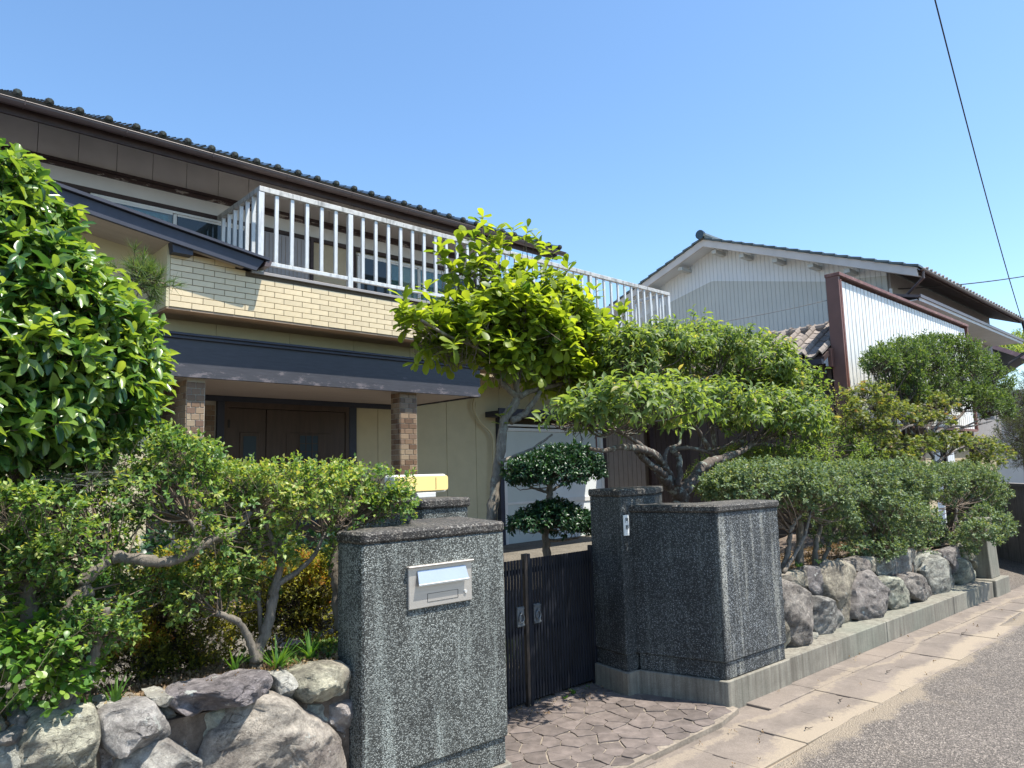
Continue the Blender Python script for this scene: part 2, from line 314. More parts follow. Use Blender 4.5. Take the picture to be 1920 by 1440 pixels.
class MB:
    def __init__(s): s.v = []; s.f = []
    def add(s, v, f):
        n = len(s.v); s.v += [tuple(float(c) for c in p) for p in v]; s.f += [tuple(i+n for i in q) for q in f]; return s
    def box(s, x0, x1, y0, y1, z0, z1):
        v = [(x, y, z) for z in (z0, z1) for y in (y0, y1) for x in (x0, x1)]
        return s.add(v, [(0, 2, 3, 1), (4, 5, 7, 6), (0, 1, 5, 4), (2, 6, 7, 3), (0, 4, 6, 2), (1, 3, 7, 5)])
    def prism(s, poly, z0, z1):
        n = len(poly); z0 = [z0]*n if np.isscalar(z0) else z0; z1 = [z1]*n if np.isscalar(z1) else z1
        v = [(p[0], p[1], z) for p, z in zip(poly, z0)]+[(p[0], p[1], z) for p, z in zip(poly, z1)]
        return s.add(v, [tuple(range(n))[::-1], tuple(range(n, 2*n))]+[(i, (i+1) % n, n+(i+1) % n, n+i) for i in range(n)])
    def prismY(s, poly, y0, y1):   # poly in x,z
        n = len(poly); v = [(p[0], y0, p[1]) for p in poly]+[(p[0], y1, p[1]) for p in poly]
        return s.add(v, [tuple(range(n)), tuple(range(n, 2*n))[::-1]]+[(i, n+i, n+(i+1) % n, (i+1) % n) for i in range(n)])
    def prismX(s, poly, x0, x1):   # poly in y,z
        n = len(poly); v = [(x0, p[0], p[1]) for p in poly]+[(x1, p[0], p[1]) for p in poly]
        return s.add(v, [tuple(range(n))[::-1], tuple(range(n, 2*n))]+[(i, (i+1) % n, n+(i+1) % n, n+i) for i in range(n)])
    def tube(s, pts, rad, n=8, caps=True):
        pts = np.array(pts, float); k = len(pts); rad = np.full(k, rad) if np.isscalar(rad) else np.array(rad)
        t = np.gradient(pts, axis=0); t /= np.linalg.norm(t, axis=1)[:, None]+1e-9
        a = np.cross(t[0], [0, 0, 1]); a = a if np.linalg.norm(a) > .1 else np.array([1., 0, 0]); a /= np.linalg.norm(a); vs = []
        for i in range(k):
            a = a-t[i]*(a@t[i]); a /= np.linalg.norm(a)+1e-9; b = np.cross(t[i], a)
            for j in range(n):
                an = 2*math.pi*j/n; vs.append(pts[i]+rad[i]*(math.cos(an)*a+math.sin(an)*b))
        fs = [(i*n+j, i*n+(j+1) % n, (i+1)*n+(j+1) % n, (i+1)*n+j) for i in range(k-1) for j in range(n)]
        if caps: fs += [tuple(range(n))[::-1], tuple(range((k-1)*n, k*n))]
        return s.add(vs, fs)
    def build(s, name, mat, parent=None, smooth=False, bev=0, kind=None):
        me = mesh(s.v, s.f, mat, smooth)
        bm = bmesh.new(); bm.from_mesh(me); bmesh.ops.recalc_face_normals(bm, faces=bm.faces)
        if bev: bmesh.ops.bevel(bm, geom=list(bm.edges), offset=bev, segments=1, affect='EDGES', clamp_overlap=True)
        bm.to_mesh(me); bm.free()
        o = link(name, me, parent)
        if kind: o['kind'] = kind
        return o
def bx(name, parent, mat, *d, bev=0): return MB().box(*d).build(name, mat, parent, bev=bev)
def struct(name, me): return tag(link(name, me), kind='structure')
def catmull(P, r, sub=5):
    P = np.array(P, float); r = np.array(r, float); out = []; ro = []
    Q = np.vstack([2*P[0]-P[1], P, 2*P[-1]-P[-2]])
    for i in range(len(P)-1):
        p0, p1, p2, p3 = Q[i:i+4]
        for k in range(sub):
            t = k/sub; out.append(.5*((2*p1)+(-p0+p2)*t+(2*p0-5*p1+4*p2-p3)*t*t+(-p0+3*p1-3*p2+p3)*t**3)); ro.append(r[i]*(1-t)+r[i+1]*t)
    out.append(P[-1]); ro.append(r[-1]); return np.array(out), np.array(ro)
def limb(mb, P, r0, r1, n=9, wob=.12, sub=6):
    r = np.linspace(r0, r1, len(P)); a, b = catmull(P, r, sub); a = a+rng.normal(0, 1, a.shape)*b[:, None]*wob; b = b*(1+rng.normal(0, wob*.6, len(b)))
    mb.tube(a, b, n); return a
# copies of one piece: same mesh, own object
def pieces(name, me, parent, mats4, labels=None):
    for m in mats4:
        o = link(name, me, parent); o.matrix_basis = m

# ------------------------------------------------------------------ leaves
T_big = dict(v=np.array([(0, 0, 0), (-.36, .25, .13), (-.44, .58, .07), (0, .3, .02), (0, .64, -.03), (.36, .28, .12), (.42, .62, .04), (.04, 1, -.24)]),
             f=[(0, 5, 3), (0, 3, 1), (3, 5, 6, 4), (1, 3, 4, 2), (4, 6, 7), (2, 4, 7)])
def leaf_template(ws, ys, fold, curl, wave=0):
    V = [(0, 0, 0)]; f = []
    for k, (w_, y) in enumerate(zip(ws, ys)):
        z = -curl*y*y; q = wave*(1 if k % 2 else -1); V += [(-w_, y, z+fold*w_+q), (0, y, z), (w_, y, z+fold*w_-q)]
    V.append((.03, 1, -curl)); n = len(ws); f += [(0, 2, 1), (0, 3, 2)]
    for k in range(n-1): a = 1+3*k; f += [(a, a+1, a+4, a+3), (a+1, a+2, a+5, a+4)]
    a = 1+3*(n-1); f += [(a, a+1, 3*n+1), (a+1, a+2, 3*n+1)]
    return dict(v=np.array(V), f=f)
T_obo = leaf_template([.2, .42, .5, .34], [.2, .5, .74, .93], .12, .2, .015)
T_osm = leaf_template([.28, .46, .46, .26], [.16, .42, .68, .9], .28, .26, .03)
T_small = dict(v=np.array([(0, 0, 0), (-.5, .5, .12), (0, 1, -.05), (.5, .5, .12)]), f=[(0, 3, 2), (0, 2, 1)])
_a = []
for k in range(7):
    an = math.pi/2+(k-3)*.75; L = [.55, .8, .95, 1, .95, .8, .55][k]
    _a.append((math.cos(an-.2)*.28, math.sin(an-.2)*.28, .03)); _a.append((math.cos(an)*L*.8, math.sin(an)*L*.8, -.08))
T_maple = dict(v=np.array([(0, 0, 0)]+_a+[(math.cos(math.pi/2+3*.75+.25)*.25, math.sin(math.pi/2+3*.75+.25)*.25, 0)]), f=[(0, i, i+1, i+2) for i in range(1, 14, 2)])
T_needle = dict(v=np.array([(-.5, 0, 0), (.5, 0, 0), (0, 1, 0)]), f=[(0, 1, 2)])
def unit(a): return a/(np.linalg.norm(a, axis=-1, keepdims=True)+1e-9)
RH = unit(R@np.array([1., 0, 0])*np.array([1, 1, 0])); FH = np.array([-RH[1], RH[0], 0.])
def blob(px, py, rx, ry, Y, dep, w=1.):
    c = G(px, py, Y=Y); d = (R.T@(c-CAM))[2]/F
    return dict(c=c, ax=np.stack([RH*rx*d, FH*dep, np.array([0, 0, ry*d])]), w=w)
def lumps(u, seed, amp):
    r = np.random.default_rng(seed); s = np.zeros(len(u))
    for k in range(5):
        q = r.normal(0, 1, 3)*(2.2+k*1.3); s += np.sin(u@q+r.uniform(0, 6.28))/(1+.5*k)
    return 1+amp*s/1.8
def shoots(blobs, dens, up=.5, jit=.5, inner=.6, amp=.2, lowcut=-.5, clump=.0):
    Pn, D, bi = [], [], []
    for k, b in enumerate(blobs):
        a = np.linalg.norm(b['ax'], axis=1); area = 4*math.pi*((a[0]*a[1])**1.6/3+(a[0]*a[2])**1.6/3+(a[1]*a[2])**1.6/3)**(1/1.6)
        n = int(area*dens*b['w']); u = unit(rng.normal(0, 1, (n*2, 3))); u = u[u[:, 2] > lowcut][:n]
        r = (inner+(1-inner)*np.sqrt(rng.random(len(u))))*lumps(u, 11+k, amp)
        p = b['c']+(u*r[:, None])@b['ax']; nr = unit((u/a)@(b['ax']/a[:, None]))
        if clump:
            s = np.zeros(len(p))
            for q in range(4): s += np.sin(p@(np.random.default_rng(q+5).normal(0, 1, 3)*clump))
            keep = s > -.85+rng.normal(0, .3, len(p)); p, nr = p[keep], nr[keep]
        d = unit(nr*1.0+np.array([0, 0, up])+rng.normal(0, jit, nr.shape)); Pn.append(p); D.append(d); bi += [k]*len(p)
    return np.vstack(Pn), np.vstack(D), np.array(bi)
def leaves(P, D, k, L, ll, lw, th=(70, 30), upn=.6, droop=0., tintbias=0., var=.25):
    n = len(P); i = np.tile(np.arange(k), n); p = np.repeat(P, k, 0); d = np.repeat(D, k, 0)
    t = (i+.5)/k; a = unit(np.cross(d, rng.normal(0, 1, (n, 3)).repeat(k, 0))); b = np.cross(d, a)
    az = i*2.4+rng.normal(0, .3, n*k)+np.repeat(rng.uniform(0, 6.28, n), k); th_ = np.radians(th[0]+(th[1]-th[0])*t+rng.normal(0, 17, n*k))
    rad = a*np.cos(az)[:, None]+b*np.sin(az)[:, None]
    Fw = unit(d*np.cos(th_)[:, None]+rad*np.sin(th_)[:, None]+np.array([0, 0, -droop])+rng.normal(0, .22, (n*k, 3))); pos = p+d*(t*L*rng.uniform(.8, 1.2, n*k))[:, None]
    Nn = unit(d*.6+np.array([0, 0, upn])+rng.normal(0, .35, Fw.shape)); Nn = unit(Nn-Fw*(Nn*Fw).sum(1)[:, None]); Sd = np.cross(Fw, Nn)
    s = rng.uniform(1-var, 1+var, n*k)*(1-.3*t**3)
    tint = np.clip(rng.beta(2, 2.6, n*k)*.75+.3*t+tintbias+np.repeat(rng.normal(0, .1, n), k), 0, 1)
    return dict(p=pos, F=Fw*(s*ll)[:, None], S=Sd*(s*lw)[:, None], N=Nn*(s*ll)[:, None], t=tint)
def cat(*A): return {k: np.concatenate([a[k] for a in A]) for k in A[0]}
def sel(A, m): return {k: v[m] for k, v in A.items()}
def leafmesh(A, T, mat, smooth=True):
    n = len(A['p']); tv = T['v']; m = len(tv)
    V = A['p'][:, None]+tv[None, :, 0:1]*A['S'][:, None]+tv[None, :, 1:2]*A['F'][:, None]+tv[None, :, 2:3]*A['N'][:, None]
    lt = np.array([len(f) for f in T['f']]); li = np.concatenate([np.array(f) for f in T['f']])
    me = bpy.data.meshes.new('leaves'); me.vertices.add(n*m); me.vertices.foreach_set('co', V.reshape(-1).astype(np.float32))
    loops = (li[None]+np.arange(n)[:, None]*m).reshape(-1); tot = np.tile(lt, n); st = np.concatenate([[0], np.cumsum(tot)[:-1]])
    me.loops.add(len(loops)); me.loops.foreach_set('vertex_index', loops.astype(np.int32)); me.polygons.add(len(tot)); me.polygons.foreach_set('loop_start', st.astype(np.int32))
    at = me.attributes.new('tint', 'FLOAT', 'POINT'); at.data.foreach_set('value', np.repeat(A['t'], m).astype(np.float32))
    me.materials.append(mat); me.update(calc_edges=True)
    if smooth: me.polygons.foreach_set('use_smooth', [True]*len(tot))
    return me
def put_leaves(A, T, mat, root, single=0, name='leaves', leafname='leaf', smooth=True):
    if single:
        d = np.linalg.norm(A['p']-CAM, axis=1)
        q = (A['p']-CAM)@R; x = CX+F*q[:, 0]/q[:, 2]; y = CY+F*q[:, 1]/q[:, 2]
        d = d+100*((x < 5) | (x > 1915) | (y < 5) | (y > 1435)); idx = np.argsort(d)[:single]
        var = []
        for k in range(8):
            one = dict(p=np.zeros((1, 3)), F=np.array([[0, 1., 0]]), S=np.array([[1., 0, 0]]), N=np.array([[0, 0, 1.]]), t=np.array([(k+.5)/8])); var.append(leafmesh(one, T, mat, smooth))
        for i in idx:
            o = link(leafname, var[min(7, int(A['t'][i]*8))], root)
            m = np.eye(4); m[:3, 0] = A['S'][i]; m[:3, 1] = A['F'][i]; m[:3, 2] = A['N'][i]; m[:3, 3] = A['p'][i]
            o.matrix_basis = Matrix(m.tolist())
        k = np.ones(len(A['p']), bool); k[idx] = False; A = sel(A, k)
    o = link(name, leafmesh(A, T, mat, smooth), root); o['kind'] = 'stuff'; return o
def stems(P, D, L, r, mat, root, name='twigs', back=1.0):
    n = len(P); a = unit(np.cross(D, [0.3, .2, 1])); b = np.cross(D, a); base = P-D*(L*back)[:, None] if not np.isscalar(L) else P-D*L*back
    tip = P+D*(L[:, None] if not np.isscalar(L) else L); an = np.arange(3)*2.094
    ring = a[:, None]*np.cos(an)[None, :, None]+b[:, None]*np.sin(an)[None, :, None]
    V = np.concatenate([base[:, None]+ring*r, tip[:, None]+ring*r*.45], 1).reshape(-1, 3)
    f = np.array([(0, 1, 4, 3), (1, 2, 5, 4), (2, 0, 3, 5)]); loops = (f.reshape(-1)[None]+np.arange(n)[:, None]*6).reshape(-1)
    me = bpy.data.meshes.new('twigs'); me.vertices.add(n*6); me.vertices.foreach_set('co', V.reshape(-1).astype(np.float32))
    me.loops.add(len(loops)); me.loops.foreach_set('vertex_index', loops.astype(np.int32)); me.polygons.add(n*3); me.polygons.foreach_set('loop_start', np.arange(n*3, dtype=np.int32)*4)
    me.materials.append(mat); me.update(calc_edges=True); o = link(name, me, root); o['kind'] = 'stuff'; return o
def twig_net(skel, P, cnt, r0, mat, root, name='branches', sag=.0):
    # thin boughs from the nearest point of the limbs out to a sample of the shoots
    mb = MB(); sk = np.vstack(skel); idx = rng.choice(len(P), min(cnt, len(P)), replace=False)
    for i in idx:
        t = P[i]; w_ = np.linalg.norm(sk-t, axis=1)+np.abs(sk[:, 2]-t[2])*.3+np.maximum(sk[:, 2]-t[2], 0)*1.5+rng.random(len(sk))*.12; s = sk[np.argmin(w_)]; L = np.linalg.norm(t-s)
        mid = (s+t)/2+rng.normal(0, L*.1, 3)+np.array([0, 0, -L*.05-sag]); a, b = catmull([s, mid, t], [r0*(.5+L), r0*.6, r0*.3], 4)
        mb.tube(a+rng.normal(0, r0*.5, a.shape), b, 4, False)
    return mb.build(name, mat, root, smooth=True, kind='stuff')
def L3(pts, Y): # pixel polyline at depth(s) Y
    Ys = [Y]*len(pts) if np.isscalar(Y) else Y
    return [G(p[0], p[1], Y=y) for p, y in zip(pts, Ys)]

# ================================================================== GROUND
def grid_sheet(x0, x1, y0, y1, z, nx, ny, amp=0., sc=1.):
    v = []; 
    for j in range(ny+1):
        for i in range(nx+1):
            x = x0+(x1-x0)*i/nx; y = y0+(y1-y0)*j/ny
            v.append((x, y, z+amp*(math.sin(x*sc)+math.sin(y*sc*1.3+1)+math.sin((x+y)*sc*2.1))))
    return v, [(j*(nx+1)+i, j*(nx+1)+i+1, (j+1)*(nx+1)+i+1, (j+1)*(nx+1)+i) for j in range(ny) for i in range(nx)]
v, f = grid_sheet(-400, 400, -400, 400, -.06, 4, 4); struct('ground', mesh(v, f, M_yard))
v, f = grid_sheet(-30, 60, -4.5, 2.02, .0, 60, 10, .002, 3.); struct('road', mesh(v, f, M_asph))
v, f = grid_sheet(9.9, 60, 2.02, 3.9, .0, 30, 2, .001, 3.); struct('side_lane', mesh(v, f, M_asph))
# pavement strip and the concrete covers of the street gutter, one by one
v, f = grid_sheet(-30, 10.6, 1.7, 2.75, -.012, 20, 2); pav = struct('pavement', mesh(v, f, M_slab))
def wline(x, y): return y-(x-4.435)*.0419
mb = MB()
for x in np.arange(-2, 11.0, .6):
    y1, y2 = wline(x, 2.665), wline(x+.59, 2.665); o1, o2 = wline(x, 2.469), wline(x+.59, 2.469)
    if x < 3.0 or x > 4.2: MB().prism([(x, o1), (x+.594, o2), (x+.594, y2), (x, y1)], -.1, .005).build('kerb_strip', M_slab, pav, bev=.004)
xx = 3.18
k = 0
while xx < 10.5:
    wd = .5; a, b_ = wline(xx, 2.462), wline(xx+wd, 2.462); lo = .44; z = rnd.uniform(-.003, .006)
    m = MB(); h = .035; s = .075
    # a cover with a hand slot cut in its joint side
    y0, y1 = a-lo, a; ym = (y0+y1)/2
    poly = [(xx+.002, y0), (xx+wd-.002, b_-lo), (xx+wd-.002, ym-.05), (xx+wd-.014, ym-.04), (xx+wd-.014, ym+.04), (xx+wd-.002, ym+.05), (xx+wd-.002, b_), (xx+.002, a)]
    m.prism(poly, -.06, .004+z).build('gutter_cover', M_slab, pav, bev=.003); xx += wd; k += 1
# crazy paving in front of the gate
pv_poly = [(2.45, 2.56), (4.12, 2.545), (4.42, 2.60), (4.44, 2.66), (4.26, 3.28), (4.15, 3.32), (4.3, 3.72), (2.6, 3.72), (2.45, 2.9)]
paving = tag(MB().prism(pv_poly, -.05, .0205).build('paving', M_grout), kind='structure')
def clip(poly, nx, ny, c):
    out = []
    for i in range(len(poly)):
        a, b = poly[i], poly[(i+1) % len(poly)]; da = a[0]*nx+a[1]*ny-c; db = b[0]*nx+b[1]*ny-c
        if da <= 0: out.append(a)
        if (da < 0) != (db < 0) and abs(da-db) > 1e-9: t = da/(da-db); out.append((a[0]+(b[0]-a[0])*t, a[1]+(b[1]-a[1])*t))
    return out
def inpoly(p, poly):
    c = False
    for i in range(len(poly)):
        a, b = poly[i], poly[i-1]
        if (a[1] > p[1]) != (b[1] > p[1]) and p[0] < (b[0]-a[0])*(p[1]-a[1])/(b[1]-a[1])+a[0]: c = not c
    return c
seeds = []
for _ in range(6000):
    p = (rnd.uniform(2.4, 4.5), rnd.uniform(2.5, 3.75)); mind = .10 if _ > 1500 else rnd.choice([.17, .22, .29])
    if all((p[0]-q[0])**2+((p[1]-q[1])*1.15)**2 > (mind if _ > 1500 else max(mind, .17))**2 for q in seeds): seeds.append(p)
for i, s in enumerate(seeds):
    if not inpoly(s, pv_poly): continue
    poly = [(s[0]-.3, s[1]-.3), (s[0]+.3, s[1]-.3), (s[0]+.3, s[1]+.3), (s[0]-.3, s[1]+.3)]
    for j, q in enumerate(seeds):
        if i == j: continue
        dx, dy = q[0]-s[0], q[1]-s[1]; d = math.hypot(dx, dy)
        if d < .6: poly = clip(poly, dx/d, dy/d, (s[0]+q[0])/2*dx/d+(s[1]+q[1])/2*dy/d-.0035)
    poly = clip(poly, 0, -1, -2.565 if s[0] < 4.1 else -2.6); poly = clip(poly, 0, 1, 3.72); poly = clip(poly, -1, 0, -2.46)
    if len(poly) < 3: continue
    # knock the corners a little out of true
    pp = []
    for a, b in zip(poly, poly[1:]+poly[:1]):
        if math.hypot(a[0]-b[0], a[1]-b[1]) < .012: continue
        pp += [(a[0]*.96+b[0]*.04+rnd.uniform(-.003, .003), a[1]*.96+b[1]*.04+rnd.uniform(-.003, .003)), (a[0]*.6+b[0]*.4+rnd.uniform(-.006, .006), a[1]*.6+b[1]*.4+rnd.uniform(-.006, .006)), (a[0]*.04+b[0]*.96, a[1]*.04+b[1]*.96)]
    if len(pp) < 6: continue
    z = rnd.uniform(.023, .031); tx, ty = rnd.uniform(-.02, .02), rnd.uniform(-.02, .02)
    MB().prism(pp, .0, [z+(p[0]-s[0])*tx+(p[1]-s[1])*ty for p in pp]).build('flagstone', M_flag, paving, bev=.002)

# garden soil: left bed, right bed, yard
def patch(name, pts, nx, mat, amp=.03, kind='structure'):
    (a, b, c, d) = [np.array(p, float) for p in pts]; v = []
    for j in range(nx+1):
        for i in range(nx+1):
            u, w_ = i/nx, j/nx; p = (a*(1-u)+b*u)*(1-w_)+(d*(1-u)+c*u)*w_
            v.append((p[0], p[1], p[2]+amp*(math.sin(p[0]*9+p[1]*4)+math.sin(p[1]*13-p[0]*5))*.5+rnd.uniform(-1, 1)*amp*.3))
    me = mesh(v, [(j*(nx+1)+i, j*(nx+1)+i+1, (j+1)*(nx+1)+i+1, (j+1)*(nx+1)+i) for j in range(nx) for i in range(nx)], mat, True)
    o = link(name, me); o['kind'] = kind; return o
patch('garden_bed', [(-3, 2.95, .80), (2.0, 2.93, .74), (2.4, 4.6, .45), (-3, 4.6, .45)], 44, M_soil)
patch('garden_bed', [(4.62, 3.08, .58), (10.3, 2.84, .58), (11.5, 5.4, .5), (4.5, 5.0, .45)], 40, M_soil)
patch('yard', [(-3, 3.7, .08), (14, 3.7, .08), (16, 9.9, .3), (-3, 9.9, .3)], 20, M_yard, .01)

# ================================================================== STREET WALLS OF ROCK
from mathutils import noise as mn
def rock(pts, base_off, bulge, root, seed, name='stone'):
    """one boulder: its outline on the wall, broken faces towards the street, closed behind"""
    go = base_off-bulge*.55; P = np.array([(GW(x, y, go)[:2]-P0)@DW for x, y in pts]); Zs = np.array([GW(x, y, go)[2] for x, y in pts])
    Q = np.stack([P, Zs], 1); c = Q.mean(0); r_ = np.random.default_rng(seed)
    d = np.linalg.norm(np.roll(Q, -1, 0)-Q, axis=1); per = d.sum(); big = per > .9; n = 72 if big else 44
    cs = np.concatenate([[0], np.cumsum(d)]); T = np.linspace(0, cs[-1], n, endpoint=False)
    QQ = np.vstack([Q, Q[:1]]); O = np.stack([np.interp(T, cs, QQ[:, 0]), np.interp(T, cs, QQ[:, 1])], 1)
    for _ in range(2): O = (np.roll(O, 1, 0)+O*4+np.roll(O, -1, 0))/6
    O = c+(O-c)*(1.16 if 200 <= seed < 300 else 1.15); size = np.linalg.norm(O-c, axis=1).mean()
    O += np.array([mn.noise_vector(Vector((o[0]/size*2.5, o[1]/size*2.5, seed)))[:2] for o in O])*size*.10
    cut = []
    for k in range(9):
        a = r_.uniform(0, 6.28); cut.append((np.array([math.cos(a), math.sin(a)]), r_.uniform(.35, 1.1), r_.uniform(.65, 1.15)))
    ang = r_.uniform(.2, 1.2)*(1 if r_.random() < .6 else -1); sd = np.array([math.cos(ang), math.sin(ang)])
    ts = np.linspace(0, 1, 20 if big else 12)[::-1]**.75; V = []
    def hgt(q, t):
        e = (q-c)/size; h = 1.0
        for dr, sl_, b_ in cut: h = min(h, b_-sl_*(e@dr)*.75)
        h = max(h, .18)*min(1, ((1-t)*7.)**.6 if t < 1 else 0)
        v = Vector((q[0]*1., q[1]*1., seed*3.1))
        st = mn.noise(Vector(((q@sd)*6/max(size, .1)*.35, (q@np.array([-sd[1], sd[0]]))*26, seed)))   # strata
        f = mn.fractal(v*(3.2/max(size, .08)*.35), .9, 2.1, 7)
        cr = mn.ridged_multi_fractal(v*7+Vector((9, 2, 0)), .9, 2., 5, 1., 2.)
        return bulge*(h+.20*f+.07*st-.06*max(0, cr-1.2))
    for kk, t in enumerate(ts):
        for i in range(n):
            q = c+(O[i]-c)*t; h = hgt(q, t) if kk else -.03
            V.append((*((P0+DW*q[0]+NW*(base_off-h))), q[1]))
    for i in range(n):
        q = c+(O[i]-c)*.75; V.append((*((P0+DW*q[0]+NW*(base_off+.16))), q[1]))
    K = len(ts); f = []
    for k in range(K-2):
        for i in range(n): f.append((k*n+i, k*n+(i+1) % n, (k+1)*n+(i+1) % n, (k+1)*n+i))
    k = K-2; V.append(V[(K-1)*n]); ci = len(V)-1
    for i in range(n): f.append((k*n+i, k*n+(i+1) % n, ci)); b0 = K*n; f.append((b0+i, b0+(i+1) % n, (i+1) % n, i))
    f.append(tuple(range(K*n, K*n+n))[::-1])
    me = mesh(V, f, M_rockp if seed < 200 or seed >= 300 else M_rockd, True); bm = bmesh.new(); bm.from_mesh(me); bmesh.ops.delete(bm, geom=[v for v in bm.verts if not v.link_faces], context='VERTS'); bmesh.ops.recalc_face_normals(bm, faces=bm.faces)
    for e in bm.edges:
        if len(e.link_faces) == 2 and e.calc_face_angle(0) > .65: e.smooth = False
    bm.to_mesh(me); bm.free()
    return link(name, me, root)
def conv(L, ox, oy, s): return [(ox+x/s, oy+y/s) for x, y in L]

lw = empty('retaining_wall', WL(-4, .1, 0), 'rugged boulder retaining wall under the left hedge, beside the mailbox pillar', 'stone wall')
MB().prism([WL(-8, .10)[:2], WL(-2.72, .10)[:2], WL(-2.72, .5)[:2], WL(-8, .5)[:2]], -.05, .72).build('mortar_core', M_soil, lw)
left = [
 ([(100,1440),(150,1330),(230,1200),(330,1170),(430,1150),(540,1140),(562,1200),(560,1440),(560,1700),(120,1700)], .10, .16),
 ([(-160,1300),(60,1290),(140,1330),(100,1440),(110,1700),(-160,1700)], .14, .10),
 ([(0,1270),(120,1230),(185,1240),(140,1310),(40,1325),(-40,1310)], .12, .08),
 ([(605,1180),(720,1120),(880,1100),(960,1190),(1000,1280),(900,1320),(770,1350),(680,1400),(610,1320)], .09, .17),
 ([(770,1360),(880,1320),(1000,1330),(1100,1390),(1150,1440),(1150,1700),(640,1700),(700,1440)], .08, .14),
 ([(990,1080),(1080,1030),(1200,1010),(1350,980),(1530,930),(1560,960),(1550,1010),(1450,1060),(1300,1090),(1200,1150),(1100,1160),(1020,1130)], .08, .17),
 ([(1090,1180),(1250,1120),(1400,1080),(1400,1130),(1330,1230),(1260,1320),(1180,1390),(1130,1370),(1110,1290)], .13, .12),
 ([(1430,1075),(1500,1065),(1560,1070),(1700,1130),(1850,1200),(1960,1290),(1990,1440),(2000,1700),(1100,1700),(1220,1440),(1300,1300),(1380,1180)], .06, .20),
 ([(1570,940),(1660,920),(1680,960),(1680,1080),(1620,1080),(1580,1050)], .10, .10),
 ([(1690,950),(1800,890),(1960,870),(2010,920),(2000,1030),(1850,1070),(1720,1090),(1690,1030)], .09, .15),
 ([(1720,1090),(1860,1090),(1860,1190),(1790,1170),(1740,1120)], .12, .08),
 ([(1870,1100),(2010,1060),(2020,1230),(1950,1260),(1870,1200)], .12, .09),
 ([(565,1200),(600,1320),(680,1410),(640,1700),(565,1700)], .15, .08),
 ([(960,1190),(1010,1230),(1090,1290),(1110,1390),(1020,1330),(970,1300)], .16, .08),
 ([(560,1110),(640,1080),(700,1100),(700,1130),(600,1170),(560,1150)], .14, .06),
 ([(860,1060),(960,1035),(1010,1050),(980,1090),(900,1100)], .10, .07),
]
for i, (L, bo, bu) in enumerate(left): rock(conv(L, 0, 960, 3), bo, bu, lw, 100+i)

for i in range(26):     # small packing stones in the gaps
    x, y = rnd.uniform(-30, 655), rnd.uniform(1335, 1440)
    if x > 320: y = rnd.uniform(1300, 1440)
    a = rnd.uniform(16, 34); rock([(x+a*rnd.uniform(.7, 1.2)*math.cos(t), y+a*rnd.uniform(.6, 1.)*math.sin(t)) for t in np.linspace(0, 5.5, 7)], .155, .06, lw, 300+i)
rw = empty('retaining_wall', WL(3, .1, .18), 'wall of upright round boulders on a long concrete kerb, right of the gate', 'stone wall')
MB().prism([WL(.78, .30)[:2], WL(5.75, .30)[:2], WL(5.75, .6)[:2], WL(.78, .6)[:2]], .18, .56).build('mortar_core', M_soil, rw)
right = [
 ([(560,820),(600,900),(612,1020),(580,1110),(562,1100),(545,900)], .17, .08),
 ([(560,740),(600,700),(680,720),(745,760),(780,860),(765,960),(720,1050),(660,1060),(625,1030),(600,930),(565,830)], .2, .16),
 ([(790,790),(850,800),(905,850),(930,920),(900,990),(850,1005),(800,980),(775,930),(775,850)], .2, .13),
 ([(850,610),(930,590),(990,630),(1010,700),(1015,900),(990,930),(920,930),(900,840),(850,790),(820,700)], .26, .12),
 ([(740,620),(840,610),(830,700),(820,780),(770,780),(735,720)], .3, .09),
 ([(540,665),(640,640),(720,640),(745,720),(690,720),(600,705),(545,740)], .3, .09),
 ([(1030,720),(1060,660),(1110,650),(1150,720),(1180,800),(1180,860),(1150,900),(1080,920),(1020,900),(1020,800)], .2, .14),
 ([(1150,700),(1190,675),(1250,680),(1300,760),(1315,820),(1290,850),(1230,860),(1190,820),(1160,750)], .2, .13),
 ([(1100,600),(1200,540),(1228,545),(1220,590),(1160,660),(1120,650)], .3, .1),
 ([(1230,540),(1330,515),(1335,550),(1280,640),(1250,690),(1210,680),(1205,620)], .3, .1),
 ([(1260,680),(1320,650),(1380,670),(1425,740),(1425,790),(1370,810),(1320,790),(1275,740)], .2, .13),
 ([(1340,560),(1440,525),(1475,540),(1400,620),(1360,660),(1335,640)], .3, .1),
 ([(1400,640),(1440,570),(1480,560),(1530,620),(1555,700),(1545,750),(1480,770),(1435,760),(1420,700)], .21, .13),
 ([(1490,530),(1560,500),(1580,530),(1580,680),(1560,720),(1545,680),(1530,610),(1490,560)], .28, .1),
 ([(1590,570),(1630,580),(1665,650),(1665,690),(1640,720),(1600,710),(1585,680)], .21, .12),
 ([(1610,500),(1640,480),(1690,560),(1735,640),(1735,680),(1690,685),(1665,640),(1640,580),(1605,560)], .25, .13),
 ([(1650,475),(1720,450),(1735,560),(1725,600),(1690,550)], .3, .1),
 ([(735,1000),(770,980),(785,1015),(760,1030),(720,1040)], .2, .07),
 ([(940,590),(1030,560),(1065,600),(1050,650),(1020,720),(1000,640)], .3, .1),
 ([(1170,860),(1195,840),(1217,870),(1190,885)], .2, .06),
 ([(600,1060),(630,1045),(652,1080),(615,1097)], .18, .06),
 ([(1040,560),(1090,555),(1115,600),(1080,640),(1050,620)], .31, .07),
 ([(1130,670),(1160,660),(1150,700),(1130,700)], .32, .05),
 ([(1665,660),(1695,675),(1690,700),(1660,700)], .24, .06),
]
for i, (L, bo, bu) in enumerate(right): rock(conv(L, 1280, 860, 3), bo, bu, rw, 200+i)
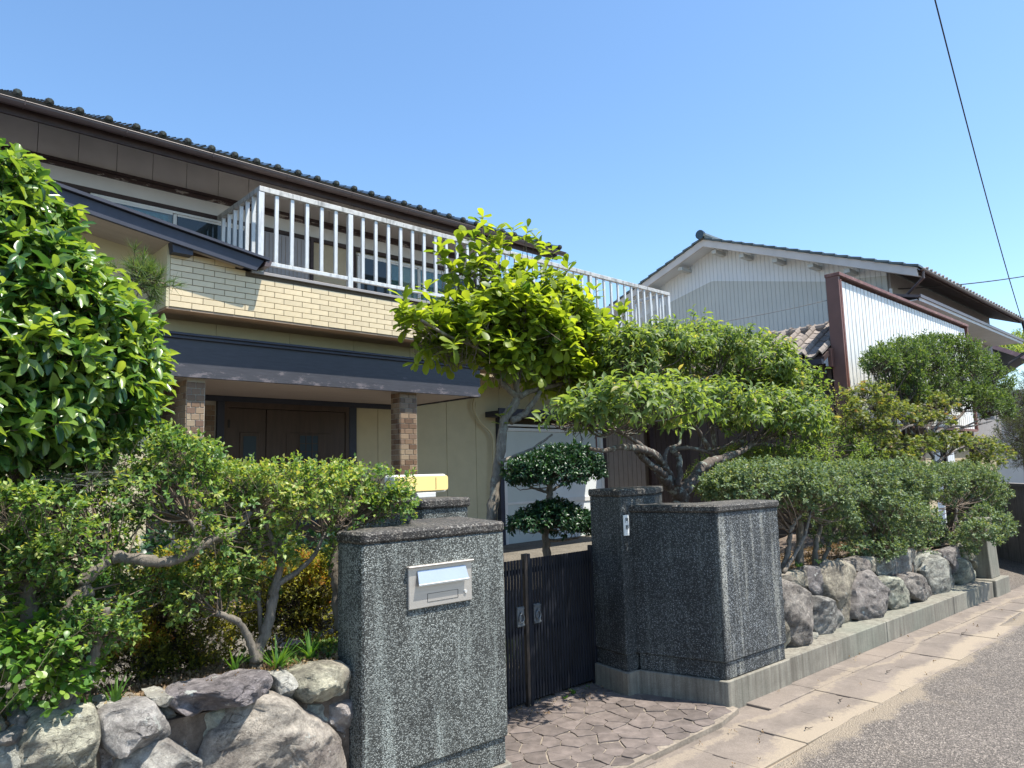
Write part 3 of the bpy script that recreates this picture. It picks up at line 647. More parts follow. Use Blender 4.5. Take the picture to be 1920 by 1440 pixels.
# long concrete kerb under the right wall, in three cast lengths with the pillar's own foot
for a, b in ((.0, 2.515), (2.525, 4.2), (4.21, 5.5)):
    MB().prism([WL(a, 0)[:2], WL(b, 0)[:2], WL(b, .36)[:2], WL(a+(.0 if a else .05), .36)[:2]], -.05, .18).build('kerb', M_conc, rw, bev=.006)
po = empty('concrete_post', WL(5.8, .1, 0), 'squat pale concrete post ending the boulder wall at the far corner', 'post')
MB().prism([WL(5.5, -.03)[:2], WL(6.03, -.03)[:2], WL(6.03, .4)[:2], WL(5.5, .4)[:2]], -.05, .195).build('foot', M_conc, po, bev=.008)
MB().add([WL(5.62, .04, .195), WL(5.95, .04, .195), WL(5.95, .3, .195), WL(5.62, .3, .195), WL(5.63, .06, .9), WL(5.93, .06, .9), WL(5.93, .28, .9), WL(5.63, .28, .9)],
         [(0, 1, 2, 3), (4, 5, 6, 7), (0, 1, 5, 4), (1, 2, 6, 5), (2, 3, 7, 6), (3, 0, 4, 7)]).build('shaft', M_conc, po, bev=.006)

# ================================================================== GATE PILLARS (walls with angled wings)
def offs(poly, d):   # push a counter-clockwise outline out by d
    n = len(poly); out = []
    for i in range(n):
        a, b, c = np.array(poly[i-1]), np.array(poly[i]), np.array(poly[(i+1) % n])
        e1 = unit(b-a); e2 = unit(c-b); n1 = np.array([e1[1], -e1[0]]); n2 = np.array([e2[1], -e2[0]]); m = unit(n1+n2); out.append(tuple(b+m*d/max(.35, m@n1)))
    return out
rp = empty('gate_pillar', (4.7, 2.9, 0), 'dark streaked pebble-dash gate wall with a white nameplate, right of the gate', 'gate pillar')
A = (4.418, 2.672); body = [(4.262, 3.275), A, WL(.755, .0)[:2], WL(.755, .3)[:2], (4.66, 2.98), (4.56, 3.275)]
foot = offs(body, .02)
MB().prism(foot, -.05, .18).build('foot', M_conc, rp, bev=.005)
def wallbody(root, body, z0, z1, mats, split):
    m = MB().prism(body, z0, z1); o = m.build('wall', mats[0], root, bev=.006); me = o.data; me.materials.append(mats[1])
    for p in me.polygons:
        if split(p.normal): p.material_index = 1
    return o
sp = lambda n: n.y < -.8 and n.z < .3
pl = wallbody(rp, offs(body, -.004), .18, .295, (M_peb_r, M_peb_s), sp); pl.name = 'plinth'
wallbody(rp, offs(body, .008), .295, 1.285, (M_peb_r, M_peb_s), sp)
MB().prism(offs(body, .022), 1.285, 1.338).build('coping', M_cap, rp, bev=.012)
post = [(4.16, 3.62), (4.149, 3.306), (4.54, 3.296), (4.90, 3.6), (4.9, 3.8), (4.2, 3.8)]
post = [(4.21, 3.62), (4.149, 3.29), (4.54, 3.28), (4.95, 3.5), (4.95, 3.66)]
MB().prism(offs(post, .02), -.05, .18).build('foot', M_conc, rp, bev=.005)
MB().prism(offs(post, -.002), .18, .295).build('plinth', M_peb_r, rp, bev=.004)
MB().prism(offs(post, .008), .295, 1.40).build('wall', M_peb_r, rp, bev=.006)
MB().prism(offs(post, .02), 1.40, 1.455).build('coping', M_cap, rp, bev=.012)

lp = empty('gate_pillar', (2.2, 3.0, 0), 'speckled grey pebble-dash wall holding the steel mailbox, left of the gate', 'gate pillar')
bodyL = [(1.70, 2.98), WL(-2.735, 0)[:2], WL(-1.945, 0)[:2], (2.66, 3.32), (2.40, 3.40), (2.15, 3.05)]
MB().prism(offs(bodyL, .02), -.05, .185).build('foot', M_conc, lp, bev=.005)
MB().prism(offs(bodyL, -.004), .185, .31).build('plinth', M_peb_l, lp, bev=.004)
MB().prism(offs(bodyL, .008), .31, 1.30).build('wall', M_peb_l, lp, bev=.008)
MB().prism(offs(bodyL, .014), 1.30, 1.352).build('coping', M_cap, lp, bev=.012)
postL = [(2.42, 3.32), (2.72, 3.30), (2.76, 3.62), (2.3, 3.72)]
MB().prism(offs(postL, .02), -.05, .185).build('foot', M_conc, lp, bev=.005)
MB().prism(offs(postL, .006), .185, 1.405).build('wall', M_peb_l, lp, bev=.006)
MB().prism(offs(postL, .02), 1.405, 1.46).build('coping', M_cap, lp, bev=.012)

# mailbox let into the left pillar
def wp(s, off, z): return WL(s, off, z)
mx = empty('mailbox', wp(-2.33, 0, 1.08), 'brushed steel letterbox with a pale flap, set in the left gate pillar', 'mailbox')
def wbox(s0, s1, o0, o1, z0, z1):
    m = MB(); v = [wp(s, o, z) for z in (z0, z1) for o in (o0, o1) for s in (s0, s1)]
    return m.add(v, [(0, 2, 3, 1), (4, 5, 7, 6), (0, 1, 5, 4), (2, 6, 7, 3), (0, 4, 6, 2), (1, 3, 7, 5)])
s0, s1, z0, z1 = -2.515, -2.155, .993, 1.178
fp = wbox(s0, s1, -.020, .01, z0, z1).build('face_plate', M_steel, mx, bev=.003)
wbox(s0-.006, s1+.006, -.034, .01, z1, z1+.007).build('hood', M_steel, mx, bev=.002)
fv = [wp(s0+.045, -.024, 1.162), wp(s1-.04, -.024, 1.162), wp(s1-.035, -.046, 1.100), wp(s0+.04, -.046, 1.100), wp(s0+.045, -.0205, 1.162), wp(s1-.04, -.0205, 1.162), wp(s1-.035, -.040, 1.098), wp(s0+.04, -.040, 1.098)]
MB().add(fv, [(0, 1, 2, 3), (4, 5, 6, 7), (0, 1, 5, 4), (1, 2, 6, 5), (2, 3, 7, 6), (3, 0, 4, 7)]).build('flap', M_flap, mx, bev=.002)
MB().add([wp(s0+.04, -.0462, 1.101), wp(s1-.035, -.0462, 1.101), wp(s1-.035, -.040, 1.093), wp(s0+.04, -.040, 1.093), wp(s0+.04, -.0445, 1.104), wp(s1-.035, -.0445, 1.104)], [(0, 1, 2, 3), (0, 1, 5, 4)]).build('flap_lip', M_boardw, mx)
for d in ((s0+.10, s0+.275, 1.052, 1.0535), (s0+.10, s0+.275, 1.015, 1.0165)): wbox(d[0], d[1], -.0215, -.019, d[2], d[3]).build('name_slot_edge', M_black, mx)
for d in (s0+.10, s0+.2735): wbox(d, d+.0015, -.0215, -.019, 1.015, 1.0535).build('name_slot_edge', M_black, mx)
c = np.array(wp(s0+.318, -.02, 1.038)); MB().tube([c+np.array([0, .002, 0]), c+np.array([0, -.006, 0])], [.008, .008], 12).build('lock', M_alum, mx)

# nameplate on the right gate post
n0 = G(1165.5, 966, Y=3.286); n1 = G(1179, 1003, Y=3.286)
npl = empty('nameplate', (float(n0[0]), 3.28, 1.3), 'small white name plate with two black characters, on the right gate pillar', 'nameplate')
X0, X1, Z1, Z0 = n0[0], n0[0]+.052, n0[2], n1[2]
MB().box(X0, X1, 3.262, 3.276, Z0, Z1).build('plate', M_plate, npl, bev=.001)
def glyph(strokes, cx, cz, s, y):
    m = MB()
    for st in strokes:
        for (ax, az), (bx_, bz) in zip(st, st[1:]):
            a = np.array([cx+ax*s, y, cz+az*s]); b = np.array([cx+bx_*s, y, cz+bz*s]); d = unit(b-a); nn = np.array([-d[2], 0, d[0]])*s*.05
            m.add([a+nn*1.5, b+nn*1.2, b-nn*.8, a-nn, a+nn+[0, .001, 0], b+nn*.8+[0, .001, 0], b-nn*.8+[0, .001, 0], a-nn+[0, .001, 0]], [(0, 1, 2, 3), (4, 5, 6, 7), (0, 1, 5, 4), (2, 3, 7, 6)])
    return m
A_ch = [[(-.42, .42), (-.42, -.5)], [(-.42, .42), (-.2, .42), (-.3, .18), (-.18, 0), (-.26, -.1), (-.38, -.08)], [(-.12, .4), (.5, .4)], [(.36, .4), (.36, -.42), (.24, -.36)], [(-.04, .2), (-.04, -.14)], [(-.04, .2), (.2, .2), (.2, -.12)], [(-.04, -.12), (.2, -.12)]]
B_ch = [[(-.25, .5), (-.22, .38)], [(-.48, .34), (.02, .36)], [(-.36, .26), (-.32, .12)], [(-.12, .28), (-.18, .12)], [(-.5, .06), (.06, .1)], [(-.4, -.08), (-.38, -.4)], [(-.4, -.08), (-.08, -.06), (-.1, -.38)], [(-.38, -.36), (-.1, -.34)], [(.18, .42), (.18, -.5)], [(.18, .42), (.42, .42), (.3, .16), (.46, -.04), (.36, -.16), (.26, -.12)]]
xm = (X0+X1)/2
glyph(A_ch, xm, Z1-.036, .034, 3.2608).build('character', M_ink, npl); glyph(B_ch, xm, Z1-.087, .034, 3.2608).build('character', M_ink, npl)

# lamp on the rear post
la = G(735, 891, Y=3.62); lb = G(833, 889, Y=3.62); lx0, lx1 = la[0], lb[0]; lz1 = la[2]; lz0 = G(833, 922, Y=3.62)[2]
lam = empty('gate_lamp', (2.7, 3.6, 1.46), 'long rounded yellow lamp on top of the pillar behind the mailbox wall', 'lamp')
def rrect(x0, x1, z0, z1, r, n=5):
    P = []
    for cx_, cz_, a0 in ((x1-r, z1-r, 0), (x0+r, z1-r, 90), (x0+r, z0+r, 180), (x1-r, z0+r, 270)):
        P += [(cx_+r*math.cos(math.radians(a0+90*i/n)), cz_+r*math.sin(math.radians(a0+90*i/n))) for i in range(n+1)]
    return P
MB().prismY(rrect(lx0, lx1, lz0, lz1, .022), 3.60, 3.70).build('housing', M_lampw, lam, bev=.002)
MB().prismY(rrect(lx0+.012, lx1-.012, lz0+.012, lz1-.010, .016), 3.565, 3.60).build('cover', M_yellow, lam, bev=.006)
MB().box(lx1-.11, lx1-.107, 3.5635, 3.567, lz0+.02, lz1-.02).build('seam', M_black, lam)
MB().box(lx0+.14, lx0+.28, 3.56, 3.68, 1.46, lz0+.002).build('stand', M_lampw, lam, bev=.003)

# ================================================================== GATE
def leaf(x0, x1, y, n, stile_left, stile_right, pull_x, label):
    g = empty('gate_leaf', ((x0+x1)/2, y, .05), label, 'gate', 'two leaves of the black slatted gate')
    zt, zb = 1.0, .06
    for k in range(n):
        x = x0+.03+(x1-x0-.06)*(k+.5)/n; bx('slat', g, M_gate, x-.0100, x+.0100, y-.006, y+.006, zb, zt, bev=.002)
    for z in (.14, .50, .90): bx('rail', g, M_gate, x0+.01, x1-.01, y+.0055, y+.022, z, z+.035)
    if stile_left: bx('stile', g, stile_left, x0-.004, x0+.022, y-.02, y+.02, .03, 1.035, bev=.003)
    if stile_right: bx('stile', g, stile_right, x1-.024, x1+.004, y-.02, y+.02, .03, 1.035, bev=.003)
    zc = .625
    p = bx('pull_plate', g, M_pull, pull_x-.032, pull_x+.032, y-.022, y-.0055, zc-.066, zc+.066, bev=.003)
    bx('plate_rim', p, M_pull, pull_x-.032, pull_x+.032, y-.026, y-.0225, zc+.05, zc+.058); bx('plate_rim', p, M_pull, pull_x-.032, pull_x+.032, y-.026, y-.0225, zc-.058, zc-.05)
    an = np.linspace(0, 2*math.pi, 19); ring = [(pull_x+.021*math.cos(a), y-.030, zc-.008+.028*math.sin(a)) for a in an]
    MB().tube(ring, .0045, 6, False).build('ring', M_pull, p, smooth=True); bx('ring_boss', p, M_pull, pull_x-.009, pull_x+.009, y-.034, y-.022, zc+.014, zc+.034, bev=.003)
    return g
gr = leaf(3.525, 4.215, 3.64, 22, M_gate, M_gate, 3.60, 'right leaf of the black slatted gate, hinged at the nameplate pillar')
gl = leaf(2.80, 3.515, 3.64, 23, M_gate, M_gatebr, 3.44, 'left leaf of the black slatted gate, half hidden by the mailbox pillar')
for z in (.16, .86): MB().tube([(4.245, 3.63, z), (4.245, 3.63, z+.05)], [.012, .012], 8).build('hinge', M_pull, gr); bx('hinge_arm', gr, M_pull, 4.219, 4.26, 3.63, 3.645, z+.01, z+.03)
# ================================================================== MAIN HOUSE
H = empty('house', (6, 9.8, .3), 'two-storey house with cream tile balcony band, white railing and dark porch fascia', 'house')
# tile band of the balcony: core and each tile
TY = 7.8
core = MB().prismY([(2.432, 3.42), (11.65, 3.42), (11.65, 3.93), (3.36, 3.93), (2.55, 4.08), (2.432, 4.08)], TY, TY+.16).build('tile_band', M_joint, H)
tme = MB().box(0, .226, -.006, .004, 0, .0605); bmt = bmesh.new(); mt = mesh(tme.v, tme.f, M_tile); bmt.from_mesh(mt); bmesh.ops.recalc_face_normals(bmt, faces=bmt.faces); bmesh.ops.bevel(bmt, geom=list(bmt.edges), offset=.002, segments=1, affect='EDGES'); bmt.to_mesh(mt)
th_ = mt.copy()
for v_ in th_.vertices: v_.co.x *= .5
pw, ph = .2315, .0660; rest = MB(); cnt = 0; mats = []
for r_ in range(9):
    z = 3.425+r_*ph; off = (r_ % 2)*pw*.5; x = 2.434; first = True
    while x < 11.62:
        wd = pw*.5 if (first and r_ % 2) else pw
        if z+.06 > 3.925:
            if x+wd > 2.434+(4.07-z-.06)/.16+.4 or x > 3.2: x += wd; first = False; continue
        if x+wd > 11.66: break
        if cnt < 300 and x < 8.6:
            o = link('tile', th_ if wd < pw*.9 else mt, core); o.location = (x, TY-.001+rnd.uniform(-.0008, .0008), z); cnt += 1
        else: rest.box(x, x+wd-.006, TY-.006, TY+.004, z, z+.0605)
        x += wd; first = False
rest.build('tiles', M_tile, core, kind='stuff')
bx('side_wall', H, M_beige, 2.40, 2.431, TY-.002, 9.8, 3.42, 4.2)
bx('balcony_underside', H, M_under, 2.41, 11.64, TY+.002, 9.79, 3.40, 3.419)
bx('sill_flashing', H, M_shutter, 3.30, 11.68, TY-.03, TY+.19, 3.931, 3.965, bev=.003)
bx('balcony_floor', H, M_shutter, 3.30, 11.65, TY+.16, 9.8, 3.80, 3.88)
# railing
rl = MB().box(3.385, 11.66, TY-.008, TY+.058, 4.935, 5.0).build('handrail', M_alumt, H, bev=.004)
MB().box(3.385, 3.445, TY+.058, 9.1, 4.935, 5.0).build('handrail', M_alumt, H, bev=.004)
MB().box(11.60, 11.66, TY+.058, 11.4, 4.935, 5.0).build('handrail', M_alumt, H, bev=.004)
posts = [3.415, 4.595, 6.95, 9.30, 11.63]
for a, b in zip(posts, posts[1:]): bx('bottom_rail', H, M_alum, a+.036, b-.036, TY+.006, TY+.044, 4.065, 4.111, bev=.003)
bx('bottom_rail', H, M_alum, 3.40, 3.43, TY+.06, 9.1, 4.075, 4.105); bx('bottom_rail', H, M_alum, 11.615, 11.645, TY+.06, 11.4, 4.075, 4.105)
for x in posts: bx('post', H, M_alum, x-.035, x+.035, TY-.004, TY+.054, 3.966, 4.934, bev=.004)
x = 3.415+.196
balme = None
def shared(name, ox, oy, parent):
    o = link(name, balme, parent); o.location = (ox, oy, 0); return o
m_ = MB().box(-.023, .023, -.016, .016, 4.112, 4.934); tmp = m_.build('baluster', M_alum, H, bev=.003); balme = tmp.data; bpy.data.objects.remove(tmp)
for i in range(1, 42):
    x = 3.415+i*.1957
    if min(abs(x-p) for p in posts) > .05: shared('baluster', x, TY+.025, H)
for i in range(1, 7): shared('baluster', 3.415, TY+.03+i*.185, H)
for i in range(1, 18): shared('baluster', 11.63, TY+.03+i*.196, H)
for x in (8.9, 9.1): pass
# upper storey wall
UY = 9.1; XR = 8.35
bx('upper_wall', H, M_plaster, -3, XR, UY+.03, UY+.2, 3.88, 5.26)
bx('upper_wall', H, M_plaster, XR-.15, XR, UY+.2, 15, 3.88, 5.9)
bx('white_band', H, M_white, -3, XR+.01, UY-.01, UY+.029, 5.0, 5.17)
bx('peeling_trim', H, M_peel, -3, XR+.02, UY-.04, UY+.02, 5.171, 5.215)
bx('wall_plate', H, M_brown, -3, XR+.02, UY-.07, UY-.011, 5.216, 5.249)
bx('head_beam', H, M_brown, -3, XR, UY-.02, UY+.028, 4.945, 4.999)
for x in (1.88, 3.85, 4.72, 5.40, 7.75, 8.29): bx('wall_post', H, M_brown, x-.035, x+.035, UY-.018, UY+.027, 3.89, 4.944)
def slide_window(x0, x1, z0, z1, y, curtain, n=2, cpart=None):
    wf = bx('window', H, M_winfr, x0, x1, y-.05, y-.02, z1-.03, z1, bev=.002)
    bx('frame', wf, M_winfr, x0, x1, y-.05, y-.02, z0, z0+.04); bx('frame', wf, M_winfr, x0, x0+.03, y-.05, y-.02, z0+.04, z1-.04); bx('frame', wf, M_winfr, x1-.03, x1, y-.05, y-.02, z0+.04, z1-.04)
    wd = (x1-x0-.06)/n
    for k in range(n):
        a = x0+.03+k*wd; b = a+wd; yy = y-.045+.012*(k % 2)
        bx('sash', wf, M_winfr, a, a+.022, yy, yy+.011, z0+.04, z1-.03); bx('sash', wf, M_winfr, b-.022, b, yy, yy+.011, z0+.04, z1-.04)
        bx('sash', wf, M_winfr, a+.03, b-.03, yy, yy+.011, z1-.055, z1-.03)
        if curtain and k in curtain:
            nn = 40; V = []
            for i in range(nn+1):
                t = i/nn; xx = a+.03+(b-a-.06)*t*(curtain[k])
                V += [(xx, yy+.02+.008*math.sin(i*1.3)+.004*math.sin(i*.37), z0+.04), (xx, yy+.02+.006*math.sin(i*1.3), z1-.07)]
            link('curtain', mesh(V, [(2*i, 2*i+2, 2*i+3, 2*i+1) for i in range(nn)], M_curtain, True), wf)
            gm = MB().box(a+.03, b-.03, yy+.004, yy+.007, z0+.04, z1-.055).build('pane', M_pane, wf)
        else: bx('pane', wf, M_glass, a+.03, b-.03, yy+.004, yy+.007, z0+.04, z1-.055)
    return wf
mp_, ntp, bp = newmat('clear pane'); g_ = N(ntp, 'BsdfGlossy', Roughness=.02); t_ = N(ntp, 'BsdfTransparent'); t_.inputs[0].default_value = (.75, .85, .85, 1); mx_ = N(ntp, 'MixShader'); mx_.inputs[0].default_value = .05
ntp.links.new(t_.outputs[0], mx_.inputs[1]); ntp.links.new(g_.outputs[0], mx_.inputs[2]); ntp.links.new(mx_.outputs[0], ntp.nodes['Material Output'].inputs[0]); M_pane = mp_
slide_window(1.93, 3.80, 4.0, 4.93, UY, {0: .95})
slide_window(5.45, 7.70, 3.93, 4.90, UY, {1: .4, 2: .9}, 4)
bx('rain_shutter_box', H, M_shutter, 3.90, 4.68, UY-.12, UY-.021, 3.90, 4.90, bev=.004)
for i in range(13): bx('shutter_rib', H, M_sidebr, 3.93+i*.058, 3.935+i*.058, UY-.125, UY-.1205, 3.92, 4.88)
bx('cable_pipe', H, M_white, 4.76, 7.6, UY-.05, UY-.03, 4.19, 4.215)
bx('shutter_edge', H, M_brown, 4.64, 4.68, UY-.15, UY-.126, 3.90, 4.93)
# eaves
EY = 8.12
for i, x in enumerate(np.arange(-3.0, 8.3, .40)): bx('frieze_board', H, M_soffit, x, min(x+.394, 8.36), UY-.01, UY+.01, 5.22, 5.66)
bx('frieze_backing', H, M_brown, -3, 8.36, UY+.011, UY+.03, 5.20, 5.66)
MB().prismX([(EY+.06, 5.262), (UY+.3, 5.262+(UY+.24-EY)*.4452), (UY+.3, 5.25+(UY+.24-EY)*.4452), (EY+.06, 5.25)], -3, 8.72).build('raking_soffit', M_soffit, H)
bx('fascia_board', H, M_brown, -3, 8.85, EY+.03, EY+.058, 5.215, 5.345)
gp = [(EY-.055+.052*math.cos(a), 5.325+.052*math.sin(a)) for a in np.linspace(math.pi, 2*math.pi, 9)]+[(EY-.055+.046*math.cos(a), 5.325+.046*math.sin(a)) for a in np.linspace(2*math.pi, math.pi, 9)]
gu = MB().prismX(gp, -3, 8.93).build('gutter', M_metalbr, H, smooth=False)
MB().tube([(-3, EY-.107, 5.328), (8.93, EY-.107, 5.328)], [.006, .006], 6).build('gutter_bead', M_metalbr, gu)
for x in np.arange(.2, 8.8, .91): MB().tube([(x, EY-.112, 5.335), (x, EY-.108, 5.29), (x, EY-.06, 5.268), (x, EY+.03, 5.30)], .004, 5).build('gutter_bracket', M_metalbr, gu)
# roof tiles: S-shaped, eave tiles with round ends
def roof_tile(w_, l, cap=False, th=.018, hgt=.035):
    n = 9; V = []; f = []
    xs = np.linspace(0, w_*1.06, n); zs = -hgt*np.sin(np.clip(xs/w_/.72, 0, 1)*math.pi)**1.2*.6+hgt*1.2*np.exp(-((xs-w_*.9)/(w_*.13))**2)
    for y, dz in ((0, 0), (l, -.012)):
        for x, z in zip(xs, zs): V.append((x, y, z+dz))
    for y, dz in ((0, -th), (l, -.012-th)):
        for x, z in zip(xs, zs): V.append((x, y, z+dz))
    for i in range(n-1): f += [(i, i+1, n+i+1, n+i), (2*n+i+1, 2*n+i, 3*n+i, 3*n+i+1), (i+1, i, 2*n+i, 2*n+i+1)]
    f += [(0, n, 3*n, 2*n), (n-1, 2*n+n-1, 3*n+n-1, 2*n-1)]
    if cap:
        c0 = len(V); m = 10; R_ = w_*.155
        for y in (-.022, .012):
            for k in range(m): a = 2*math.pi*k/m; V.append((w_*.9+R_*math.cos(a), y, hgt*.45+R_*math.sin(a)))
        V.append((w_*.9, -.032, hgt*.45)); f += [(c0+k, c0+(k+1) % m, c0+m+(k+1) % m, c0+m+k) for k in range(m)]+[(c0+(k+1) % m, c0+k, len(V)-1) for k in range(m)]
        b0 = len(V); V += [(0, -.012, -.075), (w_, -.012, -.075), (w_, -.012, .0), (0, -.012, .0), (0, .01, -.075), (w_, .01, -.075), (w_, .01, 0), (0, .01, 0)]; f += [(b0, b0+1, b0+2, b0+3), (b0+4, b0+7, b0+6, b0+5), (b0, b0+4, b0+5, b0+1)]
    return V, f
def lay(root, ox, oy, oz, dirx, diry, slope, nx, ny, w_, l, mat, capmat=None, limit=300, name='roof_tile', thick=.02, capped=True, hg=.035):
    """rows of tiles up a slope: dirx along the eave, diry up the slope (unit, horizontal)"""
    V, f = roof_tile(w_, l*1.12, False, .018 if hg < .05 else .03, hg); me = mesh(V, f, mat, False); V2, f2 = roof_tile(w_, l*1.12, capped, .018 if hg < .05 else .03, hg); me2 = mesh(V2, f2, mat, False)
    for m_ in (me, me2):
        bm = bmesh.new(); bm.from_mesh(m_); bmesh.ops.recalc_face_normals(bm, faces=bm.faces); bm.to_mesh(m_); bm.free()
    up = np.array([diry[0]*math.cos(slope), diry[1]*math.cos(slope), math.sin(slope)]); dx = np.array([dirx[0], dirx[1], 0.]); nn = np.cross(dx, up)
    if nn[2] < 0: nn = -nn
    n = 0; rest = MB()
    for j in range(ny):
        for i in range(nx):
            p = np.array([ox, oy, oz])+dx*(i*w_)+up*(j*l)+nn*thick*(1 if True else 0)
            m = np.eye(4); m[:3, 0] = dx; m[:3, 1] = up; m[:3, 2] = nn; m[:3, 3] = p+nn*rnd.uniform(-.003, .003)
            if n < limit: o = link(name, me2 if j == 0 else me, root); o.matrix_basis = Matrix(m.tolist())
            else: v = np.array(V); rest.add(p+v[:, :1]*dx+v[:, 1:2]*up+v[:, 2:]*nn, f)
            n += 1
    if rest.v: rest.build('roof_tiles', mat, root, kind='stuff')
sl = math.radians(24)
MB().prismX([(EY, 5.35), (15, 5.35+6.88*math.tan(sl)), (15, 5.25+6.88*math.tan(sl)), (EY+.06, 5.27)], -3, 8.72).build('roof_deck', M_brown, H)
lay(H, -1.6, EY-.05, 5.375, (1, 0), (0, 1), sl, 39, 14, .2675, .24, M_rooft, limit=300)
# edge board on the right end of the roof
MB().prismX([(EY, 5.30), (15, 5.30+6.88*math.tan(sl)), (15, 5.45+6.88*math.tan(sl)), (EY, 5.40)], 8.721, 8.75).build('barge_board', M_brown, H)
# small lean-to roof over the left bay, its rake board to the street
q = [(-1.2, 4.80), (3.39, 4.055), (3.30, 3.925), (3.22, 3.935), (-1.2, 4.655)]
MB().prismY(q, TY-.16, TY-.125).build('rake_board', M_navyp, H, bev=.004)
MB().prismY([(-1.2, 4.84), (3.44, 4.085), (3.44, 4.058), (-1.2, 4.80)], TY-.20, UY).build('lean_to_roof', M_navyp, H)
MB().prismY([(3.40, 4.05), (3.47, 4.06), (3.45, 3.99), (3.38, 3.985)], TY-.19, TY+.9).build('lean_to_gutter', M_metalbr, H)
MB().prismY([(-1.2, 4.71), (3.2, 3.985), (3.2, 3.965), (-1.2, 4.69)], TY-.124, UY).build('lean_to_soffit', M_soffitw, H)
MB().prismY([(2.42, 3.98), (2.62, 3.98), (2.62, 4.10), (2.40, 4.12)], TY-.124, TY-.002).build('bracket', M_navyp, H)
bx('bay_wall', H, M_beige, -1.2, 2.43, 8.3, 8.35, .3, 4.2)
# porch
FY = 8.0
bx('porch_fascia', H, M_navy, 1.2, 6.90, FY, FY+.04, 2.715, 3.13, bev=.003)
bx('porch_cornice', H, M_navyp, 1.2, 6.93, FY-.03, FY+.05, 3.131, 3.165, bev=.004); bx('porch_cornice', H, M_navyp, 1.2, 6.96, FY-.055, FY+.06, 3.166, 3.192, bev=.004)
bx('porch_side_fascia', H, M_navy, 6.86, 6.90, FY+.041, 9.79, 2.715, 3.13); bx('porch_roof', H, M_metalbr, 1.2, 6.95, FY+.061, 9.79, 3.15, 3.20)
for i, y in enumerate(np.arange(FY+.045, 9.7, .1525)): bx('porch_ceiling_board', H, M_soffitw, 1.2, 6.855, y, y+.1505, 2.735, 2.75)
for x in np.arange(1.3, 9.0, .91): bx('upper_porch_board', H, M_beige, x, x+.904, 8.30, 8.33, 3.201, 3.398)
# brick clad porch walls
def brickface(root, axis, a0, a1, fixed, z0, z1, bw=.105, bh=.072, g=.008, out=-1, lim=9999, seed=0):
    m1 = MB().box(0, bw-g, -.006, .006, 0, bh-g) if axis == 'x' else MB().box(-.006, .006, 0, bw-g, 0, bh-g)
    tmp = m1.build('brick', M_brick, root, bev=.002); me = tmp.data; bpy.data.objects.remove(tmp); n = 0
    for j in range(int((z1-z0)/bh)):
        st = a0+(bw*.5 if j % 2 else 0)
        segs = []
        if j % 2: segs.append((a0, bw*.5))
        x = st
        while x < a1-.02: segs.append((x, min(bw, a1-x))); x += bw
        for x, l in segs:
            if n >= lim: return
            if l < .03: continue
            o = link('brick', me, root); s = (l-g)/(bw-g)
            if axis == 'x': o.location = (x, fixed, z0+j*bh); o.scale = (s, 1, 1)
            else: o.location = (fixed, x, z0+j*bh); o.scale = (1, s, 1)
            n += 1
c1 = bx('porch_column', H, M_mortar, 5.545, 5.82, 8.11, 8.33, .35, 2.734); 
brickface(c1, 'x', 5.547, 5.82, 8.107, 1.1, 2.73, .137, .0705); brickface(c1, 'y', 8.11, 8.33, 5.541, 1.1, 2.73, .110, .0705)
c2 = bx('porch_wing_wall', H, M_mortar, 2.745, 2.94, 8.11, 9.79, .35, 2.734)
brickface(c2, 'x', 2.747, 2.94, 8.107, .5, 2.73, .0965, .0705, lim=90); brickface(c2, 'y', 8.11, 9.75, 2.741, 1.3, 2.73, .215, .0705, lim=200)
# ground-floor wall boards with open joints
GY = 9.8
bx('wall_core', H, M_joint, -1.2, 14.5, GY+.022, GY+.15, .15, 3.36)
def boards(xs, z0, z1, mat=M_beige):
    for a, b in zip(xs, xs[1:]): bx('wall_board', H, mat, a+.004, b-.004, GY, GY+.02, z0, z1, bev=.002)
boards([5.86, 6.27, 6.94, 7.66, 8.32, 8.90], .3, 3.34); boards([8.90, 9.7, 10.5, 11.3, 11.80], 2.72, 3.34); boards([3.5, 4.3, 5.1, 5.86], 2.75, 3.34); boards([.9, 1.8, 2.7, 3.5], 2.75, 3.34)
e0 = bx('entrance_brick_wall', H, M_mortar, 2.95, 3.70, GY-.01, GY+.02, .35, 2.68); brickface(e0, 'x', 3.3, 3.69, GY-.014, 1.2, 2.68, .137, .0705)
# front door: small fixed leaf and large leaf with lattice light
dr = bx('front_door', H, M_navyp, 3.70, 3.80, GY-.06, GY+.01, .4, 2.66, bev=.004)
bx('door_frame', dr, M_navyp, 5.72, 5.85, GY-.06, GY+.01, .4, 2.66, bev=.004); bx('door_frame', dr, M_navyp, 3.30, 6.58, GY-.065, GY+.011, 2.661, 2.734); bx('door_frame', dr, M_door, 3.80, 5.72, GY-.055, GY+.01, 2.58, 2.66)
bx('door_frame', dr, M_door, 3.80, 3.86, GY-.05, GY, .4, 2.58); bx('door_frame', dr, M_door, 5.66, 5.72, GY-.05, GY, .4, 2.58)
bx('door_leaf', dr, M_door, 3.862, 4.395, GY-.035, GY, .42, 2.575, bev=.004); bx('door_leaf', dr, M_door, 4.405, 5.655, GY-.035, GY, .42, 2.575, bev=.004)
bx('side_light_frame', dr, M_door, 4.02, 4.30, GY-.048, GY-.036, .9, 2.24, bev=.004); bx('side_light', dr, M_frost, 4.07, 4.25, GY-.052, GY-.0485, .95, 2.19)
bx('door_panel', dr, M_door, 4.70, 5.42, GY-.045, GY-.036, .8, 2.25, bev=.004); bx('lattice_light', dr, M_frost, 4.90, 5.20, GY-.049, GY-.0455, .9, 2.21)
for i in range(4): bx('lattice_bar', dr, M_door, 4.895+i*.1, 4.905+i*.1, GY-.056, GY-.0495, .9, 2.21)
